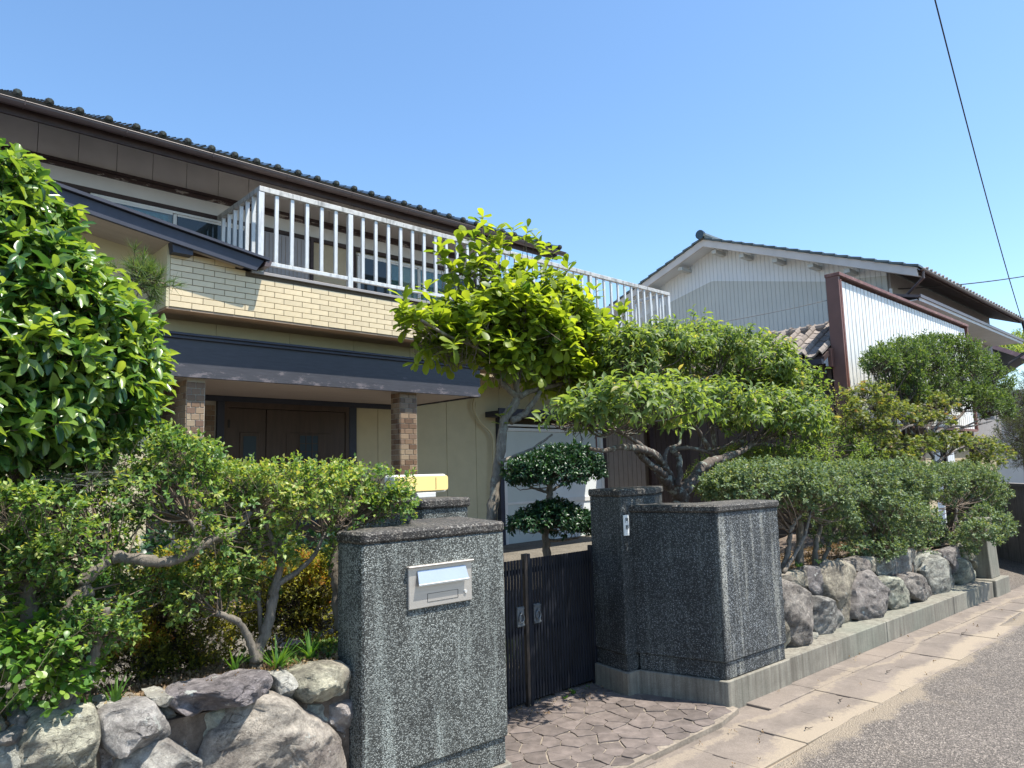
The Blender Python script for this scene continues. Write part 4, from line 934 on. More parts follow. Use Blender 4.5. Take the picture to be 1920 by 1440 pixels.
for i in range(12): bx('lattice_bar', dr, M_door, 4.90, 5.20, GY-.0565, GY-.0498, .90+i*.119, .91+i*.119)
MB().tube([(5.5, GY-.04, 1.3), (5.5, GY-.09, 1.33), (5.5, GY-.09, 1.62), (5.5, GY-.04, 1.65)], .012, 8).build('handle', M_pull, dr)
for z in (.7, 1.5, 2.3): bx('door_hinge', dr, M_black, 3.85, 3.875, GY-.06, GY-.051, z, z+.11)
stk = empty('door_sticker', (3.6, GY-.02, 1.9), 'small faded paper plate with a red cross left of the front door', 'sticker')
sx = 3.61
bx('plate', stk, M_paper, sx-.055, sx+.055, GY-.026, GY-.0215, 1.50, 1.86); bx('cross', stk, M_redp, sx-.03, sx+.0, GY-.0275, GY-.0265, 1.815, 1.828); bx('cross', stk, M_redp, sx-.0215, sx-.0085, GY-.0285, GY-.0277, 1.805, 1.838)
for i in range(7): bx('print_mark', stk, M_brown, sx-.01-rnd.uniform(0, .01), sx+.02, GY-.0275, GY-.0265, 1.53+i*.036, 1.535+i*.036); bx('print_mark', stk, M_redp, sx+.035, sx+.045, GY-.0275, GY-.0265, 1.53+i*.036, 1.545+i*.036)
# aluminium sliding doors of the store room, awning, pipe
sd = bx('sliding_door', H, M_winfr, 8.93, 11.75, GY-.08, GY-.02, 2.36, 2.42, bev=.004)
bx('door_frame', sd, M_winfr, 8.93, 11.75, GY-.08, GY-.02, 2.45, 2.49); bx('door_frame', sd, M_winfr, 8.91, 8.975, GY-.085, GY-.02, .15, 2.36, bev=.004); bx('door_frame', sd, M_winfr, 11.68, 11.76, GY-.085, GY-.02, .15, 2.36, bev=.004); bx('door_frame', sd, M_redbr, 11.56, 11.60, GY-.06, GY-.055, .15, 2.3)
bx('door_leaf', sd, M_board, 8.976, 10.22, GY-.05, GY-.025, .16, 2.355); bx('door_leaf', sd, M_boardw, 10.222, 11.679, GY-.065, GY-.04, .16, 1.96); bx('door_leaf', sd, M_board, 10.222, 11.679, GY-.05, GY-.035, 1.961, 2.355)
bx('mid_rail', sd, M_winfr, 8.976, 10.22, GY-.066, GY-.051, 1.0, 1.045, bev=.003); bx('mid_rail', sd, M_winfr, 10.222, 11.679, GY-.082, GY-.066, .98, 1.07, bev=.003); bx('stile', sd, M_winfr, 10.20, 10.235, GY-.084, GY-.067, .16, 1.96)
bx('stile', sd, M_winfr, 8.976, 9.0, GY-.066, GY-.0505, .16, 1.9)
bx('awning', H, M_navyp, 8.55, 11.9, GY-.38, GY-.001, 2.60, 2.70, bev=.004); bx('awning_front', H, M_navyp, 8.52, 11.92, GY-.42, GY-.381, 2.62, 2.74, bev=.003)
bx('awning_post', H, M_navyp, 8.80, 8.90, GY-.1, GY-.001, .2, 2.599)
pp = [G(890, 745, Y=GY-.1), G(888, 765, Y=GY-.1), G(900, 790, Y=GY-.1), G(922, 815, Y=GY-.1), G(925, 850, Y=GY-.1), G(922, 960, Y=GY-.1)]
a, b = catmull(pp, [.022]*6, 5); MB().tube(a, b, 8).build('drain_pipe', M_beige, H, smooth=True)
# ribbed wall beyond the sliding doors
bx('wall_post', H, M_brown, 11.77, 11.90, GY-.06, GY+.015, .15, 3.3)
def ribbed(name, root, mat, p0, p1, z0, z1, pitch, depth, nrm, gap=.2, zt=None):
    """steel siding: flat pans with narrow sunk grooves, one folded sheet"""
    p0 = np.array(p0, float); p1 = np.array(p1, float); L = np.linalg.norm(p1-p0); u = (p1-p0)/L; nrm = np.array(nrm, float); k = int(L/pitch); V = []; S_ = []
    for i in range(k+1):
        s = i*pitch
        for ds, o in ((0, 0), (pitch*(1-gap), 0), (pitch*(1-gap*.75), -1), (pitch*(1-gap*.25), -1)):
            if s+ds <= L: S_.append((s+ds, o))
    for s, o in S_:
        p = p0+u*s+nrm*depth*o; top = z1 if zt is None else zt(s); V += [(p[0], p[1], z0 if not callable(z0) else z0(s)), (p[0], p[1], top)]
    me = mesh(V, [(2*i, 2*i+2, 2*i+3, 2*i+1) for i in range(len(S_)-1)], mat); return link(name, me, root)
ribbed('ribbed_siding', H, M_sidebr, (11.90, GY+.01), (13.45, GY+.01), .15, 3.3, .16, .02, (0, -1), .12)
bx('wall_post', H, M_brown, 13.46, 13.6, GY-.06, GY+.015, .15, 3.3); ribbed('ribbed_siding', H, M_darkbr, (13.6, GY+.01), (16.5, GY+.01), .15, 2.9, .2, .02, (0, -1), .12)
# low eave of the store room right of the balcony
MB().prismX([(GY-.9, 3.05), (GY+.1, 3.35), (GY+.1, 3.28), (GY-.9, 2.98)], 11.9, 16.5).build('store_eave', M_soffitw, H); bx('store_fascia', H, M_redbr, 11.9, 16.5, GY-.94, GY-.901, 2.96, 3.10)
# back body so no light leaks through
bx('house_body', H, M_plaster, -3, 14.4, 10.2, 15, .1, 3.8); bx('house_body', H, M_plaster, -3, 8.2, 9.35, 15, 3.9, 5.24)
bx('porch_floor', H, M_flag, 1.5, 7.2, 7.9, 9.79, .1, .4); bx('porch_step', H, M_brick, 2.8, 6.6, 7.5, 7.899, .05, .25)

# ================================================================== NEIGHBOUR
NB = empty('neighbour_house', (21, 10, 0), 'neighbouring two-storey house with pale ribbed gable wall behind the garden', 'house')
WX = 17.6; AY = 10.2; AZ = 7.80; EZ = 5.80; EYn = 4.97; s_ = (AZ-EZ)/(AY-EYn)
roofz = lambda y: AZ-abs(y-AY)*s_
yl = 5.74; yr = 15.0
# gable siding: ribs drawn along y; upper part blue white, lower part beige
def split(y):  # height where the two colours meet
    pts = [(5.74, 5.92), (7.19, 6.08), (10.35, 6.78), (11.74, 6.45), (15, 5.62)]
    return float(np.interp(y, *zip(*pts)))
yy = lambda s: yr-s
ribbed('lower_siding', NB, M_sidebe, (WX, yr), (WX, yl), .3, 0, .118, .011, (-1, 0), .15, lambda s: split(yy(s)))
ribbed('upper_siding', NB, M_sidew, (WX, yr), (WX, yl), lambda s: split(yy(s)), 0, .118, .011, (-1, 0), .15, lambda s: roofz(yy(s))-.12)
bx('corner_trim', NB, M_sidew, WX-.02, WX+.05, yl-.02, yl+.03, .3, 5.6)
# street-side wall, pent roof, soffits
bx('street_wall', NB, M_sidegr, WX+.03, 26.1, yl, yl+.1, 2.2, 6.0)
bx('house_body', NB, M_plaster, WX+.1, 26.0, yl+.2, yr, .2, 5.7)
def slab(name, root, mat, x0, x1, y0, z0, y1, z1, t):
    return MB().prismX([(y0, z0), (y1, z1), (y1, z1-t), (y0, z0-t)], x0, x1).build(name, mat, root)
slab('roof_deck', NB, M_brown, 17.0, 26.3, EYn, EZ+.0, AY, AZ, .08); slab('roof_deck', NB, M_brown, 17.0, 26.3, AY, AZ, 15.6, roofz(15.6), .08)
slab('rake_soffit', NB, M_sidew, 17.06, WX, EYn+.1, roofz(EYn+.1)-.10, AY, AZ-.10, .02); slab('rake_soffit', NB, M_sidew, 17.06, WX, AY, AZ-.10, 15.5, roofz(15.5)-.10, .02)
slab('barge_board', NB, M_soffit, 16.98, 17.03, EYn, EZ+.02, AY, AZ+.02, .20); slab('barge_board', NB, M_soffit, 16.98, 17.03, AY, AZ+.02, 15.6, roofz(15.6)+.02, .20)
for y in (5.9+.6, 7.35, 8.25, 9.15, 9.95, 10.75+.3, 12.1):
    z = roofz(y)-.22; bx('purlin_end', NB, M_sidebe, 17.1, WX-.005, y-.07, y+.07, z-.10, z, bev=.006)
sn = math.atan(s_)
# rake tiles seen edge on, eave tiles along the street side, plain field behind
def stepcourse(y0, y1, n):
    for i in range(n):
        ya = y0+(y1-y0)*i/n; yb = y0+(y1-y0)*(i+1)/n; za, zb = roofz(ya), roofz(yb)
        if za > zb: ya, yb, za, zb = yb, ya, zb, za
        MB().prismX([(ya-.03*np.sign(yb-ya), za+.03), (ya-.03*np.sign(yb-ya), za+.085), (yb, zb+.06), (yb, zb+.01)], 16.93, 17.22).build('rake_tile', M_roofb, NB, bev=.004)
stepcourse(EYn-.02, AY, 18); stepcourse(15.6, AY, 18)
rn = MB().tube([(16.9, AY, AZ+.12), (26.3, AY, AZ+.12)], [.11, .11], 10).build('ridge_tile', M_roofb, NB); MB().tube([(16.84, AY, AZ+.13), (16.93, AY, AZ+.13)], [.13, .13], 12).build('ridge_end_tile', M_rooft, NB)
lay(NB, 17.22, EYn-.04, EZ+.02, (1, 0), (0, 1), sn, 33, 18, .275, .30, M_roofg, limit=264, thick=.03)
# gutter, elbow and downpipe
gp = [(EYn-.07+.055*math.cos(a), EZ-.01+.055*math.sin(a)) for a in np.linspace(math.pi, 2*math.pi, 8)]+[(EYn-.07+.048*math.cos(a), EZ-.01+.048*math.sin(a)) for a in np.linspace(2*math.pi, math.pi, 8)]
MB().prismX(gp, 16.95, 26.3).build('gutter', M_metalbr, NB)
MB().tube([(17.12, EYn-.07, EZ-.06), (17.12, EYn-.07, EZ-.2), (17.45, yl-.06, EZ-.72), (17.5, yl-.06, 3.0)], .035, 8).build('downpipe', M_metalbr, NB)
MB().tube([(26.15, EYn-.07, EZ-.06), (26.15, EYn-.1, EZ-.28), (26.2, EYn-.1, EZ-.95), (25.6, yl-.1, EZ-1.6)], .045, 8).build('downpipe', M_black, NB)
pr = slab('pent_roof', NB, M_metalbr, 16.75, 25.9, EYn-.05, 5.16, yl, 5.36, .06); slab('pent_soffit', NB, M_white, 16.8, 25.85, EYn, 5.08, yl, 5.09, .02); bx('pent_fascia', NB, M_white, 16.8, 25.9, EYn-.06, EYn-.03, 5.03, 5.14)
bx('pent_edge', NB, M_metalbr, 16.75, 25.95, EYn-.09, EYn-.061, 5.10, 5.17)
for x in (19.6, 22.2): MB().tube([(x, yl-.02, 5.4), (x+.05, yl-.08, 5.55), (x+.02, yl-.03, 5.68)], .02, 6).build('cable_loop', M_black, NB)
# upper corner box: fuse box and insulator
bx('meter_box', NB, M_white, WX-.12, WX-.01, 5.95, 6.25, 5.0, 5.28, bev=.01)
MB().tube([(WX-.1, 6.2, 5.62), (WX-.1, 6.0, 5.62)], [.07, .07], 10).build('insulator', M_white, NB, smooth=True); MB().tube([(WX-.08, 6.5, 5.62), (WX-.12, 6.42, 5.4), (WX-.12, 6.2, 5.3), (WX-.1, 5.92, 5.5), (WX-.1, 5.9, 5.1)], .012, 6).build('cable_loop', M_black, NB)
bx('window_shutter', NB, M_darkbr, 21.9, 23.4, yl-.06, yl-.01, 3.4, 4.7); bx('wall_trim', NB, M_soffit, 20.5, 26.0, yl-.07, yl-.061, 4.72, 4.82)

# white corrugated steel screen with red-brown flashing
PY = 4.5
ps = empty('steel_screen', (15, PY, 2.2), 'large white corrugated steel screen framed in red-brown flashing, behind the round tree', 'screen')
ribbed('corrugated_sheet', ps, M_panel, (11.52, PY+.03), (18.36, PY+.03), 2.27, 4.53, .155, .03, (0, -1), .26)
bx('flashing', ps, M_redbr, 11.46, 11.51, PY-.005, PY+.20, 2.20, 4.58, bev=.003); bx('flashing', ps, M_rust, 11.511, 11.56, PY-.012, PY+.0, 2.24, 4.53)
bx('flashing', ps, M_rust, 11.45, 18.46, PY-.03, PY+.21, 4.581, 4.635, bev=.003); bx('flashing', ps, M_rust, 18.37, 18.43, PY-.02, PY+.2, 2.24, 4.58); bx('flashing', ps, M_rust, 11.561, 18.369, PY-.015, PY+.03, 2.215, 2.265)
bx('back_panel', ps, M_soffit, 11.52, 18.36, PY+.12, PY+.19, 2.24, 4.575)
for x in (11.7, 14.0, 16.2, 18.2): bx('support', ps, M_brown, x, x+.1, PY+.05, PY+.15, .3, 2.239)
# shed under and behind the screen
sh = empty('shed', (14.5, 5.6, .3), 'dark shed with a ribbed door under the white steel screen', 'shed')
bx('shed_wall', sh, M_darkbr, 11.62, 13.9, 5.6, 5.7, .3, 2.8); bx('shed_wall', sh, M_darkbr, 15.1, 18.4, 5.6, 5.7, .3, 2.8)
ribbed('shed_door', sh, M_sidebr, (13.95, 5.55), (15.05, 5.55), .3, 2.2, .17, .02, (0, -1), .14); bx('door_frame', sh, M_winfr, 13.89, 13.95, 5.5, 5.6, .3, 2.2); bx('shed_ceiling', sh, M_darkbr, 11.6, 18.4, 4.72, 5.6, 2.21, 2.26)
ribbed('ribbed_wall', sh, M_sidew, (17.6, 5.2), (19.2, 5.2), .2, 2.3, .14, .02, (0, -1), .14)

# tiled lean-to between the gardens
an = empty('tiled_annex', (12, 5.5, 0), 'low annex with weathered grey pantile roof, left of the steel screen', 'annex')
asl = math.atan(.56)
MB().prismY([(11.15, 3.27), (12.25, 3.88), (12.25, 3.78), (11.15, 3.19)], 4.69, 7.4).build('roof_deck', M_brown, an)
# tiles run up in +x, rows along y
lay(an, 11.12, 7.1, 3.285, (0, -1), (1, 0), asl, 9, 6, .265, .22, M_roofg, thick=.03, limit=300, capped=False, hg=.062)
for i in range(8):
    y = 4.72+i*.32; MB().tube([(12.26, y, 3.92), (12.26, y+.30, 3.92)], [.085, .075], 10).build('ridge_tile', M_roofg, an); MB().tube([(12.26, y-.012, 3.93), (12.26, y+.03, 3.93)], [.097, .097], 10).build('ridge_collar', M_roofg, an)
MB().prismY([(11.04, 3.22), (11.13, 3.22), (11.12, 3.14), (11.05, 3.14)], 4.69, 7.4).build('gutter', M_navyp, an)
ribbed('wall', an, M_darkbr, (11.45, 7.4), (11.45, 4.72), .3, 3.2, .2, .015, (-1, 0), .1); bx('wall', an, M_darkbr, 11.47, 12.3, 4.73, 7.4, .3, 3.15)
bx('bracket', an, M_redbr, 11.36, 11.45, 4.66, 4.72, 3.12, 3.42)

# third house at the far right and its fence
T3 = empty('far_house', (31, 6, 0), 'far white house with a pink edged gable roof at the right edge', 'house')
bx('wall', T3, M_sidew, 30, 37, 4.9, 9, .2, 4.0); slab('roof', T3, M_brown, 29.2, 37.5, 3.9, 4.2, 7, 5.9, .1); slab('roof', T3, M_brown, 29.2, 37.5, 7, 5.9, 10, 4.2, .1); slab('soffit', T3, M_white, 29.25, 30, 3.95, 4.1, 7, 5.78, .02)
slab('barge_board', T3, plain('dusty pink paint', (.42, .27, .27)), 29.15, 29.19, 3.85, 4.18, 7, 5.92, .16)
T4 = empty('far_house', (36, 3, 0), 'distant pale ribbed building low at the right edge of the frame', 'house')
ribbed('wall', T4, M_sidew, (33.5, 8), (33.5, 3.0), .2, 3.8, .25, .03, (-1, 0), .16); MB().prismX([(2.6, 4.0), (8, 4.0), (8, 4.1), (2.6, 4.1)], 33, 40).build('roof', M_roofb, T4); bx('wall', T4, M_sidew, 33.6, 40, 3.0, 3.1, .2, 3.8)
bw = empty('block_wall', (15, 3.4, 0), 'dark grey concrete block wall across the lane at the right edge', 'block wall')
a0 = np.array([15.6, 4.35]); d0 = unit(np.array([-.55, -.40])); n0_ = np.array([-d0[1], d0[0]])
MB().prism([tuple(a0+n0_*.0), tuple(a0+d0*4.2), tuple(a0+d0*4.2-n0_*.12), tuple(a0-n0_*.12)], -.05, 1.17).build('mortar_bed', M_conc2, bw)
for r_ in range(6):
    for i in range(11):
        x = i*.4+(r_ % 2)*.2-.2
        if x+.39 > 4.2 or x < 0: continue
        p = a0+d0*x; q = a0+d0*(x+.39); MB().prism([tuple(p+n0_*.006), tuple(q+n0_*.006), tuple(q-n0_*.1), tuple(p-n0_*.1)], r_*.2, r_*.2+.19).build('block', M_conc2, bw, bev=.004)
MB().prism([tuple(a0+n0_*.02), tuple(a0+d0*4.2+n0_*.02), tuple(a0+d0*4.2-n0_*.14), tuple(a0-n0_*.14)], 1.171, 1.22).build('coping', M_conc2, bw)

# wires
def wire(name, pts, r, label, sag=0):
    P = [np.array(p) for p in pts]; a = []
    for i in range(25):
        t = i/24; p = P[0]*(1-t)+P[1]*t; p[2] -= sag*4*t*(1-t); a.append(p)
    o = MB().tube(a, r, 6).build(name, M_black, None, smooth=True); return tag(o, label, 'cable')
wire('power_cable', [G(1738, -60, Y=3.0), np.array([26.1, 4.9, 5.75])], .012, 'thick dark cable rising from the far eave out of the top of the picture', .35)
wire('power_cable', [np.array([WX-.12, 6.05, 5.62]), G(2050, 492, X=24.)], .014, 'thin cable leaving the gable corner to the right edge', .15)
wire('power_cable', [G(1180, 628, X=12.6), np.array([WX-.14, 6.45, 5.62])], .006, 'hairline cable crossing the pale gable wall behind the screen', .1)
# ================================================================== PLANTS
def tree(name, label, cat_, base, limbs, blobs, dens, leafk, L, ll, lw, T, mat, bark_, twigm, single=0, group=None, sk=.0, net=60, netr=.012, up=.5, jit=.5, inner=.6, amp=.2, lowcut=-.5,
         clump=0, th=(70, 30), upn=.6, droop=0., tb=0., tr=.003, kind=None, extra=None, smooth=True, back=1.5):
    root = empty(name, base, label, cat_, group); skel = []; mb = MB()
    for i, (P, r0, r1) in enumerate(limbs):
        m = MB(); skel.append(limb(m, P, r0, r1)); m.build('trunk' if i == 0 else 'branch', bark_, root, smooth=True)
    P, D, bi = shoots(blobs, dens, up, jit, inner, amp, lowcut, clump)
    if extra is not None: P = np.vstack([P, extra[0]]); D = np.vstack([D, unit(extra[1])])
    A = leaves(P, D, leafk, L, ll, lw, th, upn, droop, tb)
    if T is not None: put_leaves(A, T, mat, root, single, smooth=smooth)
    stems(P, D, L, tr, twigm, root, back=back)
    if skel and net: twig_net(skel, P, net, netr, twigm if T is T_small else bark_, root)
    return root, A, P

# osmanthus at the left edge
osY = 3.35
tree('osmanthus_tree', 'tall glossy broad-leaved evergreen filling the left edge of the picture', 'tree', (.55, 3.5, .7),
     [(L3([(60,1130),(50,1000),(40,860),(60,700)], 3.6), .055, .035), (L3([(50,900),(110,780),(180,680),(230,620)], 3.5), .02, .008), (L3([(60,760),(40,600),(60,470),(40,380)], 3.5), .025, .008), (L3([(70,820),(150,760),(220,720),(270,680)], 3.45), .014, .006), (L3([(50,720),(110,600),(150,520),(130,450)], 3.45), .016, .006)],
     [blob(-35,410,85,95,osY,.35), blob(25,490,100,100,osY,.4), blob(-60,600,150,180,osY,.5), blob(85,570,95,90,osY,.4), blob(140,610,90,65,osY,.35), blob(100,705,130,100,osY,.45), blob(190,700,62,75,osY,.3), blob(40,800,140,70,osY,.45), blob(180,765,55,45,osY,.3), blob(-90,780,150,130,osY,.5), blob(0,350,40,40,osY,.2), blob(232,650,28,25,osY,.2), blob(-130,440,100,180,osY+.2,.5)],
     175, 9, .10, .084, .035, T_osm, ML_osm, M_bark, M_twig, single=300, net=140, netr=.008, up=.45, jit=.4, inner=.55, amp=.15, lowcut=-.7, th=(78, 38), upn=.9, droop=.15, tb=.08, tr=.0028)
# long shoots poking out of it
# pine behind it
def needles(root, c, rad, nt_, mat):
    P = c+rng.normal(0, 1, (nt_, 3))*rad*.35; D = unit(P-c+rng.normal(0, .2, (nt_, 3))*rad+np.array([0, 0, .4])*rad); A = leaves(P, D, 34, .05, .10, .0045, (60, 22), .3, 0, .1); put_leaves(A, T_needle, mat, root, smooth=False)
    stems(P, D, .05, .004, M_twig, root, back=2.5)
pine = empty('pine_tree', (2.0, 5.2, .4), 'tuft of long pine needles peeping out behind the big left evergreen', 'tree')
c = G(272, 516, Y=5.2); needles(pine, c, .16, 30, ML_ever); needles(pine, G(290, 522, Y=5.2), .11, 12, ML_ever); needles(pine, G(250, 520, Y=5.2), .16, 18, ML_ever)
m = MB(); limb(m, [(2.0, 5.2, .3), (1.2, 5.4, 1.3), (1.3, 5.4, 2.2), c+[-.3, .0, -.25], c], .07, .015); m.build('trunk', M_bark, pine, smooth=True)

# magnolia in the middle
mY = 5.2
ml = [(L3([(924,1110),(920,1000),(928,920),(940,835),(946,790),(966,755),(972,738)], mY), .056, .042),
      (L3([(970,745),(948,725),(928,700),(915,680),(890,650),(840,630),(790,600)], [mY]*4+[mY-.1,mY-.2,mY-.3]), .036, .012),
      (L3([(970,748),(966,700),(962,640),(935,570),(915,490),(906,425)], mY), .036, .006),
      (L3([(972,745),(1000,732),(1060,716),(1105,690),(1130,640)], [mY, mY-.05, mY-.1, mY-.2, mY-.2]), .034, .01),
      (L3([(958,790),(985,775),(1003,750),(1012,735),(1040,690),(1060,610)], [mY, mY-.02, mY-.1, mY-.1, mY, mY+.1]), .038, .010),
      (L3([(970,720),(1000,640),(1010,560),(1020,500)], mY+.15), .028, .006), (L3([(968,700),(900,620),(870,560),(835,490)], mY+.1), .022, .005),
      (L3([(936,868),(965,855),(1000,840),(1035,815)], mY-.1), .022, .010), (L3([(1060,716),(1080,740),(1075,760)], mY-.1), .012, .005)]
mbl = [blob(905,530,36,44,mY,.28,.55), blob(985,545,55,30,mY,.3,.45), blob(1050,560,40,28,mY,.3,.5), blob(870,605,60,32,mY,.35), blob(800,615,35,22,mY-.1,.22), blob(955,590,78,34,mY,.42), blob(1045,600,66,36,mY,.4), blob(1080,650,60,52,mY,.4), blob(965,635,115,65,mY,.55), blob(865,655,68,28,mY-.1,.3), blob(1055,705,62,26,mY-.1,.3), blob(1115,635,28,35,mY,.2), blob(945,690,50,12,mY-.1,.25), blob(1020,690,65,28,mY-.1,.3), blob(1085,755,35,18,mY-.1,.2)]
ex = L3([(905,425),(890,455),(912,470),(860,465),(832,500),(826,480),(960,450),(938,470),(940,480),(1000,465),(985,450),(1035,490),(1065,510),(1110,560),(755,580),(760,600),(1160,600),(1170,590),(945,800),(925,455),(880,490),(1010,480),(850,520),(1130,700),(800,560),(775,630),(1150,640)], mY)
tree('magnolia_tree', 'young tree with large bright yellow-green leaves in front of the tiled balcony', 'tree', (4.6, 5.2, .1), ml, mbl, 56, 8, .14, .138, .078, T_obo, ML_mag, M_barks, M_twig, single=300, net=110, netr=.011, tb=.14, up=.8, jit=.5, inner=.35, amp=.2, lowcut=-.8, th=(80, 42), upn=1.2, droop=.0, tr=.0035, extra=(np.array(ex), np.tile([[.05, 0, 1.]], (len(ex), 1))+rng.normal(0, .15, (len(ex), 3))))

# plum with spreading crown behind the right pillar
pY = 4.15
plm = [(L3([(1280,1010),(1276,940),(1262,915),(1246,892)], pY), .095, .06),
       (L3([(1250,905),(1236,885),(1238,868),(1228,852),(1200,842),(1165,838),(1135,845),(1106,841)], [pY]*3+[pY-.15,pY-.35,pY-.5,pY-.6,pY-.7]), .055, .014),
       (L3([(1262,900),(1245,870),(1215,845),(1180,820),(1140,800),(1090,790)], [pY, pY-.1, pY-.25, pY-.4, pY-.6, pY-.75]), .03, .01),
       (L3([(1246,890),(1225,875),(1208,862),(1193,846)], [pY-.1,pY-.15,pY-.2,pY-.25]), .035, .026),
       (L3([(1278,925),(1300,900),(1320,872),(1345,862),(1385,848),(1420,832),(1480,840),(1535,852)], [pY, pY, pY, pY, pY, pY, pY-.1, pY-.1]), .07, .012),
       (L3([(1272,912),(1275,880),(1272,855),(1262,845),(1290,840),(1330,848)], [pY-.1]*4+[pY-.2, pY-.25]), .035, .016),
       (L3([(1300,890),(1335,884),(1365,876),(1392,871)], [pY, pY-.15, pY-.25, pY-.3]), .022, .009),
       (L3([(1340,862),(1310,810),(1270,760),(1235,720),(1205,680)], pY+.25), .034, .01), (L3([(1345,860),(1330,790),(1300,720),(1290,670)], pY+.3), .03, .009),
       (L3([(1385,848),(1400,790),(1385,740),(1370,700)], pY+.3), .03, .009), (L3([(1235,740),(1250,725),(1300,715),(1350,700)], pY+.25), .016, .007), (L3([(1245,880),(1250,845),(1275,830),(1262,800),(1225,770)], pY-.1), .024, .008),
       (L3([(1400,840),(1440,800),(1470,760),(1480,720)], pY+.2), .022, .008), (L3([(1420,832),(1470,815),(1520,800)], pY), .016, .007)]
pbl = [blob(1095,790,55,34,3.2,.3,.8), blob(1165,768,68,38,3.0,.32,.85), blob(1240,765,75,38,3.05,.35,.85), blob(1200,780,60,30,3.5,.35), blob(1330,770,100,42,pY-.35,.45), blob(1440,785,95,48,pY-.2,.45), blob(1495,800,50,42,pY-.1,.4), blob(1470,735,65,50,pY+.2,.45), blob(1410,690,85,52,pY+.3,.5), blob(1330,660,90,46,pY+.35,.5), blob(1240,660,80,46,pY+.3,.45), blob(1180,690,45,45,pY+.3,.35), blob(1180,650,40,30,pY+.3,.3), blob(1440,745,60,35,pY+.3,.4), blob(1525,795,28,30,pY,.25), blob(1290,705,110,34,pY+.75,.4,.7), blob(1190,725,60,30,pY+.6,.35,.7), blob(1400,725,90,34,pY+.6,.4,.7)]
ex = L3([(1300,595),(1285,615),(1295,605),(1325,600),(1340,612),(1318,620),(1265,620),(1225,628)], pY+.3)
tree('plum_tree', 'gnarled old plum tree spreading a low pale green crown over the right gate pillar', 'tree', (5.65, 4.15, .45), plm, pbl, 115, 7, .12, .085, .036, T_big, ML_plum, M_barkd, M_twigd, single=300, net=330, netr=.010, up=.5, jit=.6, inner=.5, amp=.2, lowcut=-.35, th=(80, 40), upn=.6, droop=.3, tr=.0022, extra=(np.array(ex), np.tile([[0, 0, 1.]], (len(ex), 1))+rng.normal(0, .25, (len(ex), 3))), back=1.2)

# clipped camellia in two tiers
cY = 4.7
tree('clipped_camellia', 'small dark camellia clipped into two flat tiers behind the black gate', 'tree', (4.35, 4.7, .1),
     [(L3([(1028,1100),(1026,1040),(1023,1000),(1032,950),(1030,915),(1036,890)], cY), .042, .022), (L3([(1030,925),(1010,918),(990,912)], cY), .016, .008), (L3([(1032,922),(1055,908),(1080,900)], cY), .016, .008), (L3([(1024,1005),(1010,995),(990,985)], cY), .014, .007), (L3([(1026,1012),(1050,1014),(1085,1008)], cY), .014, .007)],
     [blob(1030,888,78,32,cY,.36), blob(1060,868,60,30,cY,.32), blob(1000,885,45,28,cY,.25), blob(1095,880,35,26,cY,.25), blob(1022,975,58,22,cY,.3), blob(1065,985,50,28,cY,.3), blob(1040,965,45,22,cY,.25), blob(985,985,28,16,cY,.2)],
     420, 7, .05, .048, .024, T_big, ML_cam, M_bark, M_twigd, single=300, net=50, netr=.007, up=.4, jit=.6, inner=.6, amp=.12, lowcut=-.45, th=(75, 40), upn=.6, droop=.15, tr=.0015)

# small-leaved hollies of the left hedge
hY = 3.15
def holly(label, base, limbs, blobs, dens=820, ll=.026, lw=.016, mat=ML_box, grp='clipped hollies of the left hedge', net=120, tb=0., clump=9., name='holly_shrub', k=8, L=.055, twig=M_twig, up=.7, cat_='shrub', T=T_small, inner=.6, amp=.3, netr=.005, bk=M_bark, jit=.6):
    return tree(name, label, cat_, base, limbs, blobs, dens, k, L, ll, lw, T, mat, bk, twig, 0, grp, net=net, netr=netr, up=up, jit=jit, inner=inner, amp=amp, lowcut=-.8, clump=clump, th=(70, 38), upn=.9, tb=tb, tr=.0008, smooth=False)
holly('bushy holly at the lower left corner above the boulders', (.6, 3.1, .75), [(L3([(62,1240),(60,1180),(52,1120),(66,1070),(90,1040)], 3.1), .03, .02), (L3([(66,1075),(100,1040),(110,1000)], 3.1), .02, .01)],
      [blob(40,1000,120,75,hY-.1,.35), blob(120,1040,70,60,hY-.1,.3), blob(20,1090,50,70,hY-.15,.25), blob(-60,1050,120,110,hY,.4), blob(70,960,90,35,hY,.3)], tb=.08)
holly('dark holly mass below the big left evergreen, with one long bare bent limb', (.95, 3.15, .75), [(L3([(125,1330),(150,1270),(172,1235),(185,1190)], 2.98), .022, .02), (L3([(125,1160),(160,1120),(155,1090),(190,1062),(215,1046),(280,1052),(330,1050),(365,1032),(400,1010),(440,998),(470,960)], [3.1]*5+[3.05]*6), .032, .012), (L3([(105,1220),(130,1150),(160,1100)], 3.1), .033, .026), (L3([(365,1032),(368,1000),(355,975)], 3.05), .016, .008)],
      [blob(200,880,100,42,hY+.15,.35), blob(290,865,95,42,hY+.1,.35), blob(360,870,50,40,hY,.3), blob(330,925,80,38,hY,.3,.7), blob(180,950,100,50,hY+.35,.3,.5), blob(300,985,60,26,hY+.2,.25,.5), blob(215,1130,60,35,hY+.15,.25,.45), blob(310,1085,55,26,hY+.2,.25,.4), blob(90,900,90,40,hY+.3,.35)], tb=.05)
